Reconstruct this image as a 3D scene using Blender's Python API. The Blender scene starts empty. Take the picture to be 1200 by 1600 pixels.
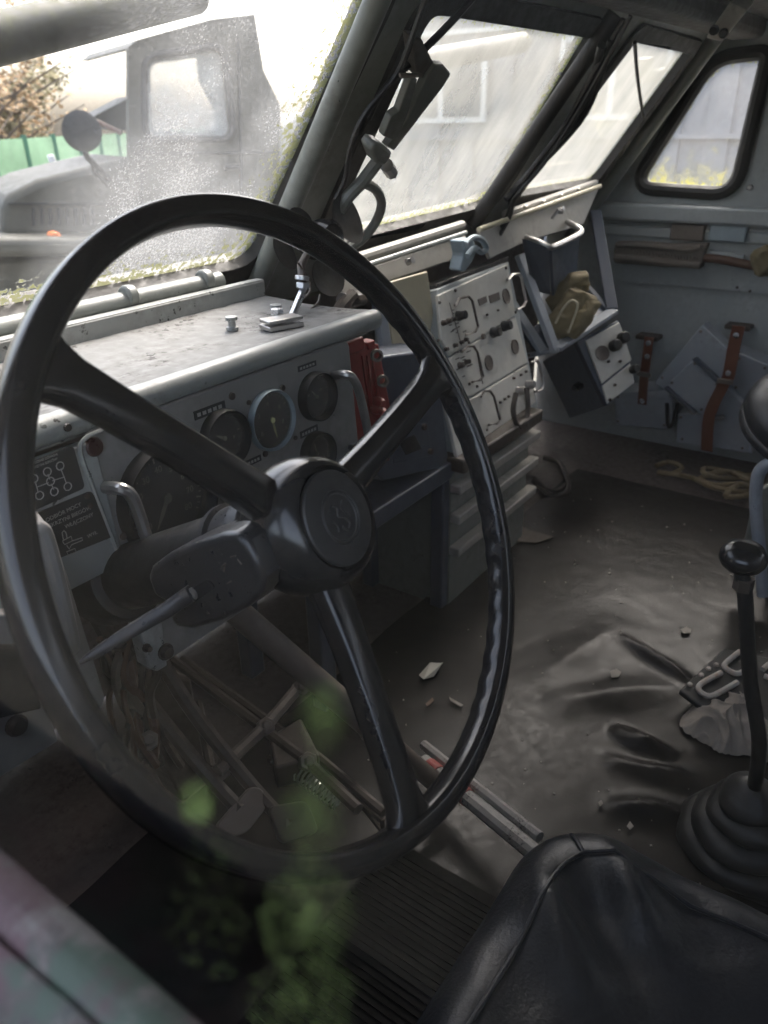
import bpy, bmesh, math, random
from mathutils import Vector, Matrix, noise
from mathutils.geometry import tessellate_polygon
R_ = math.radians
random.seed(7)
sc = bpy.context.scene
COL = sc.collection
H = 2.0                                   # eye height above the ground; cab coordinates below have z = 0 at eye level

# ------------------------------------------------------------------ camera
YAW, PITCH, ROLL, FPX = 36.0, 27.0, -1.2, 1200.0
def cam_basis():
    y, p, r = R_(YAW), R_(PITCH), R_(ROLL)
    f = Vector((math.cos(p)*math.cos(y), math.cos(p)*math.sin(y), -math.sin(p)))
    rt = Vector((math.sin(y), -math.cos(y), 0)); up = rt.cross(f)
    return rt*math.cos(r)+up*math.sin(r), up*math.cos(r)-rt*math.sin(r), f
CR, CU, CF = cam_basis()
cam = bpy.data.cameras.new('camera'); camo = bpy.data.objects.new('camera', cam); COL.objects.link(camo)
M = Matrix((CR, CU, -CF)).transposed().to_4x4(); M.translation = Vector((0, 0, H)); camo.matrix_world = M
cam.sensor_fit = 'VERTICAL'; cam.sensor_height = 36; cam.lens = 36*FPX/1600
cam.clip_start = 0.005; cam.clip_end = 600
cam.dof.use_dof = True; cam.dof.focus_distance = 0.85; cam.dof.aperture_fstop = 7.5
sc.camera = camo

# ------------------------------------------------------------------ world, sun, exposure
SUN_EL, SUN_AZ = 50.0, 10.0               # azimuth counted from +X towards +Y
w = bpy.data.worlds.new('World'); sc.world = w; w.use_nodes = True
nt = w.node_tree; bg = nt.nodes['Background']
sky = nt.nodes.new('ShaderNodeTexSky'); sky.sky_type = 'NISHITA'; sky.sun_disc = False
sky.sun_elevation = R_(SUN_EL); sky.sun_rotation = R_(90-SUN_AZ)
sky.air_density = 1.0; sky.dust_density = 6.0; sky.ozone_density = 1.0
hs = nt.nodes.new('ShaderNodeHueSaturation'); hs.inputs['Saturation'].default_value = 0.62   # thin overcast: hardly any blue
nt.links.new(sky.outputs[0], hs.inputs['Color']); nt.links.new(hs.outputs[0], bg.inputs[0]); bg.inputs[1].default_value = 0.15
sun = bpy.data.lights.new('sun', 'SUN'); sun.energy = 0.5; sun.angle = R_(30); sun.color = (1, .97, .93)
suno = bpy.data.objects.new('sun', sun); COL.objects.link(suno)
sd = Vector((math.cos(R_(SUN_EL))*math.cos(R_(SUN_AZ)), math.cos(R_(SUN_EL))*math.sin(R_(SUN_AZ)), math.sin(R_(SUN_EL))))
suno.rotation_euler = sd.to_track_quat('Z', 'Y').to_euler(); suno.location = (0, 0, 12)
sc.view_settings.view_transform = 'Standard'; sc.view_settings.look = 'None'
sc.view_settings.exposure = 2.85; sc.view_settings.gamma = 1.0; sc.view_settings.use_curve_mapping = False
sc.render.engine = 'CYCLES'
cy = sc.cycles
cy.use_denoising = True; cy.denoiser = 'OPENIMAGEDENOISE'
cy.max_bounces = 7; cy.diffuse_bounces = 4; cy.glossy_bounces = 3; cy.use_adaptive_sampling = True; cy.adaptive_threshold = 0.03; cy.transparent_max_bounces = 16; cy.sample_clamp_indirect = 6
cy.caustics_reflective = False; cy.caustics_refractive = False

# ------------------------------------------------------------------ pixels to points
def D(x, y): return CR*((x-600)/FPX) - CU*((y-800)/FPX) + CF
def onX(x, y, v): d = D(x, y); return d*(v/d.x)
def onY(x, y, v): d = D(x, y); return d*(v/d.y)
def onZ(x, y, v): d = D(x, y); return d*(v/d.z)
def onP(x, y, P): d = D(x, y); return d*(P[0].dot(P[1])/d.dot(P[1]))
def dep(x, y, v): return D(x, y)*v
def plane(pt, n): return (Vector(pt), Vector(n).normalized())

# ------------------------------------------------------------------ mesh builder
class MB:
    def __init__(s): s.v = []; s.f = []
    def add(s, vs, fs):
        o = len(s.v); s.v += [Vector(v) for v in vs]; s.f += [tuple(i+o for i in f) for f in fs]; return s
    def box(s, c, sz, M=None):
        c = Vector(c); h = Vector(sz)/2; vs = []
        for z in (-1, 1):
            for y in (-1, 1):
                for x in (-1, 1):
                    p = Vector((x*h.x, y*h.y, z*h.z)); vs.append(c + (M @ p if M else p))
        return s.add(vs, [(0,2,3,1),(4,5,7,6),(0,1,5,4),(2,6,7,3),(0,4,6,2),(1,3,7,5)])
    def prism(s, pts, vec):
        n = len(pts); vec = Vector(vec)
        vs = [Vector(p) for p in pts] + [Vector(p)+vec for p in pts]
        fs = [tuple(range(n)), tuple(range(2*n-1, n-1, -1))] + [(i, i+n, (i+1) % n + n, (i+1) % n) for i in range(n)]
        return s.add(vs, fs)
    def holed(s, outer, holes, vec):
        loops = [[Vector(p) for p in outer]] + [[Vector(p) for p in h] for h in holes]
        tris = tessellate_polygon(loops); flat = [p for l in loops for p in l]; n = len(flat); vec = Vector(vec)
        vs = flat + [p+vec for p in flat]
        fs = [tuple(t) for t in tris] + [tuple(i+n for i in reversed(t)) for t in tris]
        o = 0
        for l in loops:
            k = len(l); fs += [(o+i, o+i+n, o+(i+1) % k+n, o+(i+1) % k) for i in range(k)]; o += k
        return s.add(vs, fs)
    def tube(s, path, r, n=8, closed=False, caps=True):
        P = [Vector(p) for p in path]; m = len(P); rr = r if isinstance(r, (list, tuple)) else [r]*m
        vs = []; prev = None
        for i in range(m):
            if closed: t = P[(i+1) % m]-P[i-1]
            else: t = P[min(i+1, m-1)]-P[max(i-1, 0)]
            t.normalize()
            if prev is None:
                a = Vector((0, 0, 1)) if abs(t.z) < .9 else Vector((1, 0, 0)); u = t.cross(a).normalized()
            else: u = (prev - t*prev.dot(t)).normalized()
            prev = u; v = t.cross(u)
            for k in range(n):
                a = 2*math.pi*k/n; vs.append(P[i]+(u*math.cos(a)+v*math.sin(a))*rr[i])
        fs = []
        for i in range(m if closed else m-1):
            j = (i+1) % m
            for k in range(n): fs.append((i*n+k, i*n+(k+1) % n, j*n+(k+1) % n, j*n+k))
        if caps and not closed: fs += [tuple(range(n-1, -1, -1)), tuple(range((m-1)*n, m*n))]
        return s.add(vs, fs)
    def lathe(s, prof, o, ax, n=32, u=None, closed=False, a0=0, a1=2*math.pi):
        o = Vector(o); ax = Vector(ax).normalized()
        if u is None: u = ax.orthogonal()
        u = (u-ax*u.dot(ax)).normalized(); v = ax.cross(u); m = len(prof); vs = []
        for k in range(n):
            a = 2*math.pi*k/n
            for (r, h) in prof: vs.append(o+ax*h+(u*math.cos(a)+v*math.sin(a))*r)
        fs = []
        for k in range(n):
            j = (k+1) % n
            for i in range(m if closed else m-1): fs.append((k*m+i, j*m+i, j*m+(i+1) % m, k*m+(i+1) % m))
        if not closed:
            if prof[0][0] > 1e-6: fs.append(tuple(k*m for k in range(n-1, -1, -1)))
            if prof[-1][0] > 1e-6: fs.append(tuple(k*m+m-1 for k in range(n)))
        return s.add(vs, fs)
    def grid(s, fn, nu, nv):
        vs = [fn(i/nu, j/nv) for j in range(nv+1) for i in range(nu+1)]
        return s.add(vs, [(j*(nu+1)+i, j*(nu+1)+i+1, (j+1)*(nu+1)+i+1, (j+1)*(nu+1)+i) for j in range(nv) for i in range(nu)])
    def build(s, name, mat, parent=None, smooth=False, bevel=0, seg=2, weld=False, sub=0, angle=35):
        base = parent
        while base is not None and base.parent is not None: base = base.parent
        off = Vector(base.location) if base is not None else Vector((0, 0, 0))
        if parent is None:
            lo = Vector((sum(v.x for v in s.v)/len(s.v), sum(v.y for v in s.v)/len(s.v), min(v.z for v in s.v)+H)); off = lo
        me = bpy.data.meshes.new(name)
        me.from_pydata([(v.x-off.x, v.y-off.y, v.z+H-off.z) for v in s.v], [], s.f)
        bm = bmesh.new(); bm.from_mesh(me)
        bmesh.ops.remove_doubles(bm, verts=bm.verts, dist=1e-6)
        bmesh.ops.recalc_face_normals(bm, faces=bm.faces); bm.to_mesh(me); bm.free()
        if smooth or bevel:
            me.shade_smooth()
            try: me.set_sharp_from_angle(angle=R_(angle))
            except Exception: pass
        me.materials.append(mat)
        ob = bpy.data.objects.new(name, me); COL.objects.link(ob)
        if parent is None: ob.location = off
        else: ob.parent = parent
        if bevel:
            b = ob.modifiers.new('bevel', 'BEVEL'); b.width = bevel; b.segments = seg; b.limit_method = 'ANGLE'; b.angle_limit = R_(40)
            b.harden_normals = False
        if sub:
            b = ob.modifiers.new('sub', 'SUBSURF'); b.levels = sub; b.render_levels = sub
        return ob
def thing(name, label, cat, loc, group=None):
    o = bpy.data.objects.new(name, None); COL.objects.link(o); o.empty_display_size = .05
    o.location = (loc[0], loc[1], loc[2]+H); return tag(o, label, cat, group)
def tag(o, label, cat, group=None, kind=None):
    o['label'] = label; o['category'] = cat
    if group: o['group'] = group
    if kind: o['kind'] = kind
    return o
def struct(o, label=None, kind='structure'):
    o['kind'] = kind
    if label: o['label'] = label
    return o
def roundpoly(c, r, seg=6):
    out = []; n = len(c); c = [Vector(p) for p in c]
    rs = r if isinstance(r, (list, tuple)) else [r]*n
    for i in range(n):
        p, a, b = c[i], c[i-1], c[(i+1) % n]; d1 = (a-p); d2 = (b-p)
        rr = min(rs[i], d1.length*.45, d2.length*.45)
        A = p+d1.normalized()*rr; B = p+d2.normalized()*rr
        for k in range(seg+1):
            t = k/seg; out.append(A*(1-t)**2+p*2*t*(1-t)+B*t*t)
    return out
def inset(poly, d, n):
    # offset of a planar loop, outwards for positive d
    c = sum(poly, Vector())/len(poly); out = []; m = len(poly)
    for i in range(m):
        t = (poly[(i+1) % m]-poly[i-1]).normalized(); o = t.cross(n).normalized()
        if o.dot(poly[i]-c) < 0: o = -o
        out.append(poly[i]+o*d)
    return out

# ------------------------------------------------------------------ materials
def nodes(name):
    m = bpy.data.materials.new(name); m.use_nodes = True; t = m.node_tree
    return m, t, t.nodes['Principled BSDF'], lambda k: t.nodes.new('ShaderNode'+k), t.links.new
def tex(t, kind='Noise', scale=5, detail=4, rough=.6, vec=None):
    n = t.nodes.new('ShaderNodeTex'+kind); n.inputs['Scale'].default_value = scale
    if kind == 'Noise': n.inputs['Detail'].default_value = detail; n.inputs['Roughness'].default_value = rough
    if vec: t.links.new(vec, n.inputs['Vector'])
    return n
def ramp(t, src, a, b, ca=(0,0,0,1), cb=(1,1,1,1)):
    r = t.nodes.new('ShaderNodeValToRGB'); r.color_ramp.elements[0].position = a; r.color_ramp.elements[1].position = b
    r.color_ramp.elements[0].color = ca; r.color_ramp.elements[1].color = cb; t.links.new(src, r.inputs[0]); return r
def mix(t, f, a, b, mode='MIX'):
    n = t.nodes.new('ShaderNodeMix'); n.data_type = 'RGBA'; n.blend_type = mode
    for i, x in ((0, f), (6, a), (7, b)):
        if hasattr(x, 'is_linked'): t.links.new(x, n.inputs[i])
        else: n.inputs[i].default_value = x if i == 0 else (*x, 1)
    return n.outputs[2]
def geo(t):
    return t.nodes.new('ShaderNodeNewGeometry').outputs['Position']
def paint(name, col, rough=.45, dirt=.5, dcol=(.07, .055, .04), chips=.0, scale=1.0, metal=0, spec=.5, bump=.15, ccol=(.03, .028, .025), coat=0, rv=1.0):
    m, t, b, N, L = nodes(name); p = geo(t)
    n1 = tex(t, scale=9*scale, detail=3, vec=p); n2 = tex(t, scale=60*scale, detail=3, rough=.65, vec=p)
    vcol = mix(t, ramp(t, n1.outputs[0], .3, .7).outputs[0], tuple(c*.86 for c in col), tuple(min(1, c*1.1) for c in col))
    f = t.nodes.new('ShaderNodeMath'); f.operation = 'MULTIPLY'; L(ramp(t, n1.outputs[0], .42, .75).outputs[0], f.inputs[0]); L(ramp(t, n2.outputs[0], .35, .7).outputs[0], f.inputs[1])
    g = t.nodes.new('ShaderNodeMath'); g.operation = 'MULTIPLY'; L(f.outputs[0], g.inputs[0]); g.inputs[1].default_value = dirt
    c = mix(t, g.outputs[0], vcol, dcol)
    if chips:
        n4 = tex(t, scale=95*scale, detail=4, rough=.7, vec=p)
        ch = ramp(t, n4.outputs[0], .74-.12*chips, .755-.12*chips)
        cf = t.nodes.new('ShaderNodeMath'); cf.operation = 'MULTIPLY'; L(ch.outputs[0], cf.inputs[0]); L(ramp(t, n1.outputs[0], .48, .60).outputs[0], cf.inputs[1])
        c = mix(t, cf.outputs[0], c, ccol)
    L(c, b.inputs['Base Color']); b.inputs['Metallic'].default_value = metal
    rr = ramp(t, n2.outputs[0], .3, .8, (rough*(1-.2*rv),)*3+(1,), (min(1, rough*(1+.35*rv)),)*3+(1,)); L(rr.outputs[0], b.inputs['Roughness'])
    b.inputs['Specular IOR Level'].default_value = spec; b.inputs['Coat Weight'].default_value = coat; b.inputs['Coat Roughness'].default_value = .15
    if bump > .1:
        bp = N('Bump'); bp.inputs['Strength'].default_value = bump; bp.inputs['Distance'].default_value = .002
        L(n2.outputs[0], bp.inputs['Height']); L(bp.outputs[0], b.inputs['Normal'])
    return m
def facing(t, a, b):
    lw = t.nodes.new('ShaderNodeLayerWeight'); lw.inputs[0].default_value = .5
    p = t.nodes.new('ShaderNodeMath'); p.operation = 'POWER'; t.links.new(lw.outputs['Facing'], p.inputs[0]); p.inputs[1].default_value = 4
    q = t.nodes.new('ShaderNodeMath'); q.operation = 'MULTIPLY_ADD'; t.links.new(p.outputs[0], q.inputs[0]); q.inputs[1].default_value = b; q.inputs[2].default_value = a
    return q.outputs[0]
def pane_mat(name, base, streak, speck, moss, tint=(.80, .82, .82), dirz=(1, 1, 1), mcol=(.26, .27, .07), refl=(.03, .4), mw=.05, zmoss=None, mist=0, mx=None):
    m, t, b, N, L = nodes(name); t.nodes.remove(b); p = geo(t)
    def math_(op, a, b2, clamp=True):
        q = N('Math'); q.operation = op; q.use_clamp = clamp
        for i, x in ((0, a), (1, b2)):
            if hasattr(x, 'is_linked'): L(x, q.inputs[i])
            else: q.inputs[i].default_value = x
        return q.outputs[0]
    def mr(src, a0, a1, b0, b1):
        e = N('MapRange'); L(src, e.inputs[0])
        for i, x in enumerate((a0, a1, b0, b1)): e.inputs[i+1].default_value = x
        return e.outputs[0]
    mp = N('Mapping'); L(p, mp.inputs[0]); mp.inputs['Scale'].default_value = dirz; mp.inputs['Rotation'].default_value = (0, R_(38), 0)
    n1 = tex(t, scale=6, detail=3, rough=.65, vec=mp.outputs[0]).outputs[0]; n4 = tex(t, scale=120, detail=3, rough=.7, vec=p).outputs[0]; n5 = tex(t, scale=330, detail=2, rough=.6, vec=p).outputs[0]
    at = N('Attribute'); at.attribute_name = 'edge'
    d = math_('ADD', math_('MULTIPLY', mr(n1, .35, .68, 0, 1), streak), base)
    if speck:
        n3 = tex(t, scale=3.4, detail=3, rough=.6, vec=p).outputs[0]
        k3 = mr(n3, .42, .64, 0, 1)
        if mx:
            sx0 = N('SeparateXYZ'); L(p, sx0.inputs[0]); k3 = math_('MULTIPLY', mr(n3, .28, .56, 0, 1), mr(sx0.outputs[0], *mx, 0, 1))
        d = math_('ADD', math_('ADD', d, math_('MULTIPLY', k3, mist)), math_('MULTIPLY', math_('MULTIPLY', mr(n5, .46, .74, 0, 1), k3), speck))
    fac = d; col = (*tint, 1)
    if moss:
        e = mr(at.outputs['Fac'], 0, mw, .20, -.30)
        mo = math_('MULTIPLY', mr(math_('ADD', n4, e, False), .56, .66, 0, 1), moss)
        if zmoss:
            sx = N('SeparateXYZ'); L(p, sx.inputs[0]); nz = tex(t, scale=22, detail=4, rough=.7, vec=p).outputs[0]
            mo = math_('MAXIMUM', mo, math_('MULTIPLY', mr(math_('ADD', nz, mr(sx.outputs[2], *zmoss, .20, -.25), False), .44, .74, 0, 1), .75))
        fac = math_('MAXIMUM', d, mo); col = mix(t, mo, tint, mcol)
    df = N('BsdfDiffuse'); tl = N('BsdfTranslucent')
    for q in (df, tl):
        if hasattr(col, 'is_linked'): L(col, q.inputs[0])
        else: q.inputs[0].default_value = col
    ms = N('MixShader'); ms.inputs[0].default_value = .6; L(df.outputs[0], ms.inputs[1]); L(tl.outputs[0], ms.inputs[2])
    tr = N('BsdfTransparent'); tr.inputs[0].default_value = (.93, .93, .925, 1)
    m2 = N('MixShader'); L(fac, m2.inputs[0]); L(tr.outputs[0], m2.inputs[1]); L(ms.outputs[0], m2.inputs[2])
    gl = N('BsdfGlossy'); gl.inputs['Roughness'].default_value = .03
    m3 = N('MixShader'); L(facing(t, *refl), m3.inputs[0]); L(m2.outputs[0], m3.inputs[1]); L(gl.outputs[0], m3.inputs[2])
    L(m3.outputs[0], t.nodes['Material Output'].inputs[0]); return m

MT = {}
MT['dash'] = paint('grey_green_paint', (.32, .33, .315), .42, .6, chips=1.0, bump=.2)
MT['dash_dusty'] = paint('dusty_grey_paint', (.19, .19, .182), .7, .95, dcol=(.07, .056, .043), chips=1.5, bump=.3)
MT['panel'] = paint('instrument_panel_paint', (.235, .225, .215), .5, .4, chips=.35)
MT['wall'] = paint('pale_blue_grey_paint', (.40, .43, .435), .42, .35, chips=.4)
MT['frame'] = paint('windshield_frame_paint', (.21, .22, .20), .4, .6, chips=.6)
MT['cream'] = paint('cream_enamel', (.62, .56, .40), .45, .35, chips=.4)
MT['flap'] = paint('beige_grey_paint', (.42, .40, .36), .45, .5, chips=.4)
MT['rack'] = paint('ivory_equipment_enamel', (.70, .68, .62), .42, .35, chips=.3, bump=.06)
MT['blue'] = paint('blue_grey_hammer_paint', (.075, .09, .12), .38, .35, chips=.3, bump=.25)
MT['case'] = paint('light_blue_grey_paint', (.36, .39, .43), .42, .35, chips=.6)
MT['red'] = paint('worn_red_paint', (.28, .038, .034), .45, .6, chips=.7)
MT['redlight'] = paint('dark_red_lens', (.035, .009, .009), .3, .2)
MT['black'] = paint('black_bakelite', (.012, .0115, .0125), .21, .25, dcol=(.034, .031, .029), bump=.03, spec=.5, scale=1.5, rv=.9)
MT['hub'] = paint('scuffed_black_bakelite', (.018, .0175, .018), .2, .25, dcol=(.05, .045, .04), bump=.03, spec=.5, scale=2, rv=.7)
MT['cap'] = paint('matt_black_rubber_cap', (.026, .026, .027), .5, .2, dcol=(.05, .045, .04), bump=.05, scale=2)
MT['stalk'] = paint('grey_black_plastic', (.026, .0255, .027), .32, .3, dcol=(.06, .055, .05), bump=.08, scale=2)
MT['lever'] = paint('faded_grey_plastic', (.10, .097, .095), .42, .3, dcol=(.05, .045, .04), scale=2)
MT['rubber'] = paint('black_rubber', (.013, .013, .013), .5, .35, dcol=(.04, .036, .03), bump=.2)
MT['seal'] = paint('aged_rubber_seal', (.022, .020, .018), .6, .4, dcol=(.06, .045, .03))
MT['ribrub'] = paint('worn_black_ribbed_rubber', (.009, .0085, .008), .8, .4, dcol=(.018, .016, .014), spec=.1)
MT['mat'] = paint('dusty_rubber_mat', (.009, .008, .0075), .36, .7, dcol=(.019, .0145, .0115), bump=.14, spec=.2)
MT['floor'] = paint('dirty_floor_paint', (.13, .105, .095), .6, .9, dcol=(.03, .025, .02), chips=.9, bump=.5)
MT['leather'] = paint('black_leatherette', (.015, .017, .022), .33, .3, dcol=(.035, .034, .034), bump=.35, scale=4, rv=.6)
MT['strap'] = paint('brown_leather', (.16, .05, .025), .45, .6, dcol=(.05, .02, .01))
MT['steel'] = paint('worn_steel', (.48, .47, .46), .35, .5, metal=.9, dcol=(.16, .12, .09))
MT['zinc'] = paint('galvanised_zinc', (.60, .62, .66), .28, .3, metal=.95, dcol=(.3, .28, .25))
MT['bluezinc'] = paint('dull_zinc_casting', (.36, .43, .47), .5, .4, metal=.3)
MT['iron'] = paint('oily_iron', (.07, .055, .045), .5, .8, dcol=(.03, .02, .015), chips=.6)
MT['pipe'] = paint('brown_grey_tube', (.17, .14, .12), .45, .6)
MT['worn'] = paint('flaking_white_paint', (.26, .25, .24), .6, .9, chips=1.5, scale=2.5)
MT['olive'] = paint('olive_military_paint', (.105, .11, .075), .55, .5, dcol=(.06, .06, .03), chips=.2)
MT['visor'] = paint('dark_olive_mossy_paint', (.035, .036, .026), .55, .9, dcol=(.10, .10, .03), scale=1.5)
MT['setcase'] = paint('slate_blue_paint', (.13, .155, .20), .4, .3, chips=.4)
MT['dial'] = paint('black_dial_face', (.024, .025, .026), .5, .2)
MT['mark'] = paint('faded_cream_print', (.30, .29, .24), .6, .4)
MT['plac'] = paint('dark_placard', (.035, .034, .033), .4, .3)
MT['print'] = paint('pale_placard_lettering', (.33, .32, .30), .5, .2)
MT['needle'] = paint('yellow_needle_paint', (.55, .55, .28), .5, .1)
MT['canvas'] = paint('khaki_canvas', (.21, .17, .095), .85, .5, bump=.8)
MT['sheath'] = paint('grey_brown_canvas', (.17, .145, .125), .85, .5, bump=.8)
MT['wood'] = paint('dark_wood_handle', (.11, .055, .035), .5, .5)
MT['rope'] = paint('hemp_rope_fibre', (.26, .20, .12), .9, .5, bump=1.0, scale=3)
MT['rag'] = paint('dirty_rag_cloth', (.33, .29, .25), .9, .6, bump=.8)
MT['plate'] = paint('blackened_plate', (.03, .03, .03), .5, .4)
MT['rust'] = paint('chipped_white_rusty_enamel', (.55, .53, .48), .5, 1.0, dcol=(.38, .13, .03), scale=2.2)
MT['grit'] = paint('pale_grit', (.28, .26, .23), .9, .4)
MT['paper'] = paint('scrap_paper', (.55, .54, .48), .8, .3)
MT['roof'] = paint('dark_roof_lining', (.06, .052, .048), .7, .6)
MT['wire'] = paint('black_cable', (.018, .017, .017), .5, .2)
MT['ticks'] = MT['mark']
MT['tile_dark'] = paint('recess_shade_and_detail_black', (.012, .012, .013), .7, .2)  # painted shade of recesses, and plain black of latch, display and stitching
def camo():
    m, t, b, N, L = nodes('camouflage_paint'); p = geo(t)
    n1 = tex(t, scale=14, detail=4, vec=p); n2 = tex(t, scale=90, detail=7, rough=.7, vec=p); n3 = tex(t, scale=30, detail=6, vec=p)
    c = mix(t, ramp(t, n1.outputs[0], .46, .54).outputs[0], (.055, .024, .028), (.028, .046, .030))  # camo tones darkened to carry the shade of someone standing at the window
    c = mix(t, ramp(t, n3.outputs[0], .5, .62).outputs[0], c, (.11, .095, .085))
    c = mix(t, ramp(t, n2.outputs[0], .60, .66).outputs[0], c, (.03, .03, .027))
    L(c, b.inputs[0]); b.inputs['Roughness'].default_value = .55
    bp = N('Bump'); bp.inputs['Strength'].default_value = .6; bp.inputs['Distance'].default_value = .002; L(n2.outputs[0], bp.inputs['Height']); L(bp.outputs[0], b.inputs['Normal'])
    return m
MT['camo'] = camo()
def glass():
    m, t, b, N, L = nodes('gauge_glass'); t.nodes.remove(b)
    tr = N('BsdfTransparent'); gl = N('BsdfGlossy'); gl.inputs['Roughness'].default_value = .08; df = N('BsdfDiffuse'); df.inputs[0].default_value = (.22, .2, .18, 1)
    a = N('MixShader'); a.inputs[0].default_value = .2; L(tr.outputs[0], a.inputs[1]); L(df.outputs[0], a.inputs[2])
    fr = facing(t, .04, .6)
    c = N('MixShader'); L(fr, c.inputs[0]); L(a.outputs[0], c.inputs[1]); L(gl.outputs[0], c.inputs[2]); L(c.outputs[0], t.nodes['Material Output'].inputs[0]); return m
MT['glass'] = glass()
MT['pane1'] = pane_mat('dirty_windshield_left', .002, .03, .32, .9, tint=(.48, .48, .47), mcol=(.13, .13, .035), mw=.07, mist=.34, mx=(.50, .64))
MT['pane2'] = pane_mat('dirty_windshield_middle', .40, .20, .10, .85, dirz=(2.5, 1, .8), tint=(.40, .39, .345), mw=.045, mist=.12)
MT['pane3'] = pane_mat('dirty_windshield_right', .55, .18, .05, .7, tint=(.42, .41, .36), dirz=(2.5, 1, .8), mw=.03, mist=.1)
MT['paneS'] = pane_mat('mossy_side_glass', .14, .15, .10, .9, tint=(.36, .355, .35), mcol=(.33, .31, .035), mw=.03, zmoss=(H-.20, H-.02))
MT['paneD'] = pane_mat('driver_door_glass', .0012, .002, 0, 0, refl=(.006, .10))

def text(s, size, o, ex, ey, mat, name, parent, depth=.0006, align='LEFT', fit=0):
    cu = bpy.data.curves.new(name, 'FONT'); cu.body = s; cu.size = size; cu.align_x = align; cu.extrude = depth/2; cu.offset = 0.0
    tmp = bpy.data.objects.new('tmp', cu); COL.objects.link(tmp)
    dg = bpy.context.evaluated_depsgraph_get(); me = bpy.data.meshes.new_from_object(tmp.evaluated_get(dg)); bpy.data.objects.remove(tmp); bpy.data.curves.remove(cu)
    ex = Vector(ex).normalized(); ey = Vector(ey).normalized(); ez = ex.cross(ey)
    k = 1
    if fit: k = fit/max(v.co.x for v in me.vertices)
    mb = MB(); mb.add([Vector(o)+ex*v.co.x*k+ey*v.co.y*max(k, .9*k)+ez*(v.co.z+depth) for v in me.vertices], [tuple(p.vertices) for p in me.polygons])
    bpy.data.meshes.remove(me)
    return mb.build(name, mat, parent)
#=====SETTING=====
# ------------------------------------------------------------------ ground
gm = paint('gravel_yard', (.16, .15, .125), .9, .8, dcol=(.07, .075, .04), scale=.12, bump=.6)
mb = MB(); mb.grid(lambda u, v: Vector((-150+300*u, -150+300*v, -H)), 24, 24)
g = struct(mb.build('ground', gm)); g['label'] = 'gravel and short grass yard around the vehicles'

# ------------------------------------------------------------------ truck cab (the vehicle we look into)
WA = R_(35); WSO = Vector((0, .90, -.20)); E1 = Vector((1, 0, 0)); E2 = Vector((0, -math.sin(WA), math.cos(WA))); WN = Vector((0, -math.cos(WA), -math.sin(WA)))
def wsp(off=0): return (WSO+WN*off, WN)
def ws(x, s, off=0): return WSO+E1*x+E2*s+WN*off
def wsc(px, py):
    q = onP(px, py, wsp()) - WSO; return q.x, q.dot(E2)
FLOOR = -.95; WALLX = 2.40
cab = thing('truck_cab', 'grey painted military truck cab with dirty three-pane windshield', 'truck cab', (1.2, 0, FLOOR))
# panes
br = wsc(396, 412); tr = wsc(604, -38)
P1 = [ws(.12, br[1]), ws(br[0], br[1]), ws(tr[0], tr[1]), ws(.14, tr[1])]
P2 = [onP(x, y, wsp()) for x, y in ((498, 386), (768, 318), (926, 54), (668, 12))]
P3 = [onP(x, y, wsp()) for x, y in ((806, 306), (930, 284), (1079, 80), (990, 60))]
PANES = [roundpoly(P1, [.05, .05, .04, .04]), roundpoly(P2, [.05, .075, .02, .03]), roundpoly(P3, [.015, .045, .012, .01])]
def pane(outline, n, name, mat, parent, d=.004, w=.17):
    mb = MB(); fr = [1, .985, .96, .93, .89, .84, .78, .7, .5]; m = len(outline); c = sum(outline, Vector())/m; ed = []
    for f in fr:
        for p in outline: mb.v.append(c+(p-c)*f); ed.append((1-f)*w)
    mb.v.append(c); ed.append(w)
    for k in range(len(fr)-1):
        for i in range(m): mb.f.append((k*m+i, k*m+(i+1) % m, (k+1)*m+(i+1) % m, (k+1)*m+i))
    k = len(fr)-1
    for i in range(m): mb.f.append((k*m+i, k*m+(i+1) % m, len(mb.v)-1))
    ob = mb.build(name, mat, parent)
    a = ob.data.attributes.new('edge', 'FLOAT', 'POINT')
    vs = ob.data.vertices
    off = Vector((cab.location.x, cab.location.y, cab.location.z-H)) if parent is cab else Vector()
    # remove_doubles keeps the order here: rings are distinct
    for i in range(len(vs)): a.data[i].value = ed[i] if i < len(ed) else .1
    return ob
for i, (pl, nm) in enumerate(zip(PANES, ('pane1', 'pane2', 'pane3'))):
    o = pane([p-WN*.012 for p in pl], WN, 'windshield_pane', MT[nm], cab)
    o['label'] = ('left windshield pane with moss round its rim and frosty smears', 'middle windshield pane clouded by grey streaks', 'right windshield pane clouded white')[i]
    out = inset(pl, .032, WN); inn = inset(pl, -.004, WN)
    mb = MB(); mb.holed([p+WN*.008 for p in out], [[p+WN*.008 for p in inn]], -WN*.036); mb.build('window_seal', MT['seal'], cab, bevel=.005)
smin = min(br[1], 0)-.10; stop = max(tr[1], (P2[3]-WSO).dot(E2))+.055
mb = MB(); mb.holed([ws(-.0, smin), ws(2.42, smin), ws(2.42, stop), ws(-.0, stop)], [inset(p, .02, WN) for p in PANES], -WN*.026)
mb.build('windshield_frame', MT['frame'], cab, bevel=.003)
def pil(a, b, r, off, mat='frame'):
    A = onP(*a, wsp(off)); B = onP(*b, wsp(off)); mb = MB(); mb.tube([A, B], r, 14); return mb.build('windshield_pillar', MT[mat], cab, smooth=True)
pil((402, 445), (600, -25), .016, .020); pil((738, 352), (962, 22), .016, .018, 'seal'); pil((890, 372), (1140, 28), .020, .014)
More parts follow.
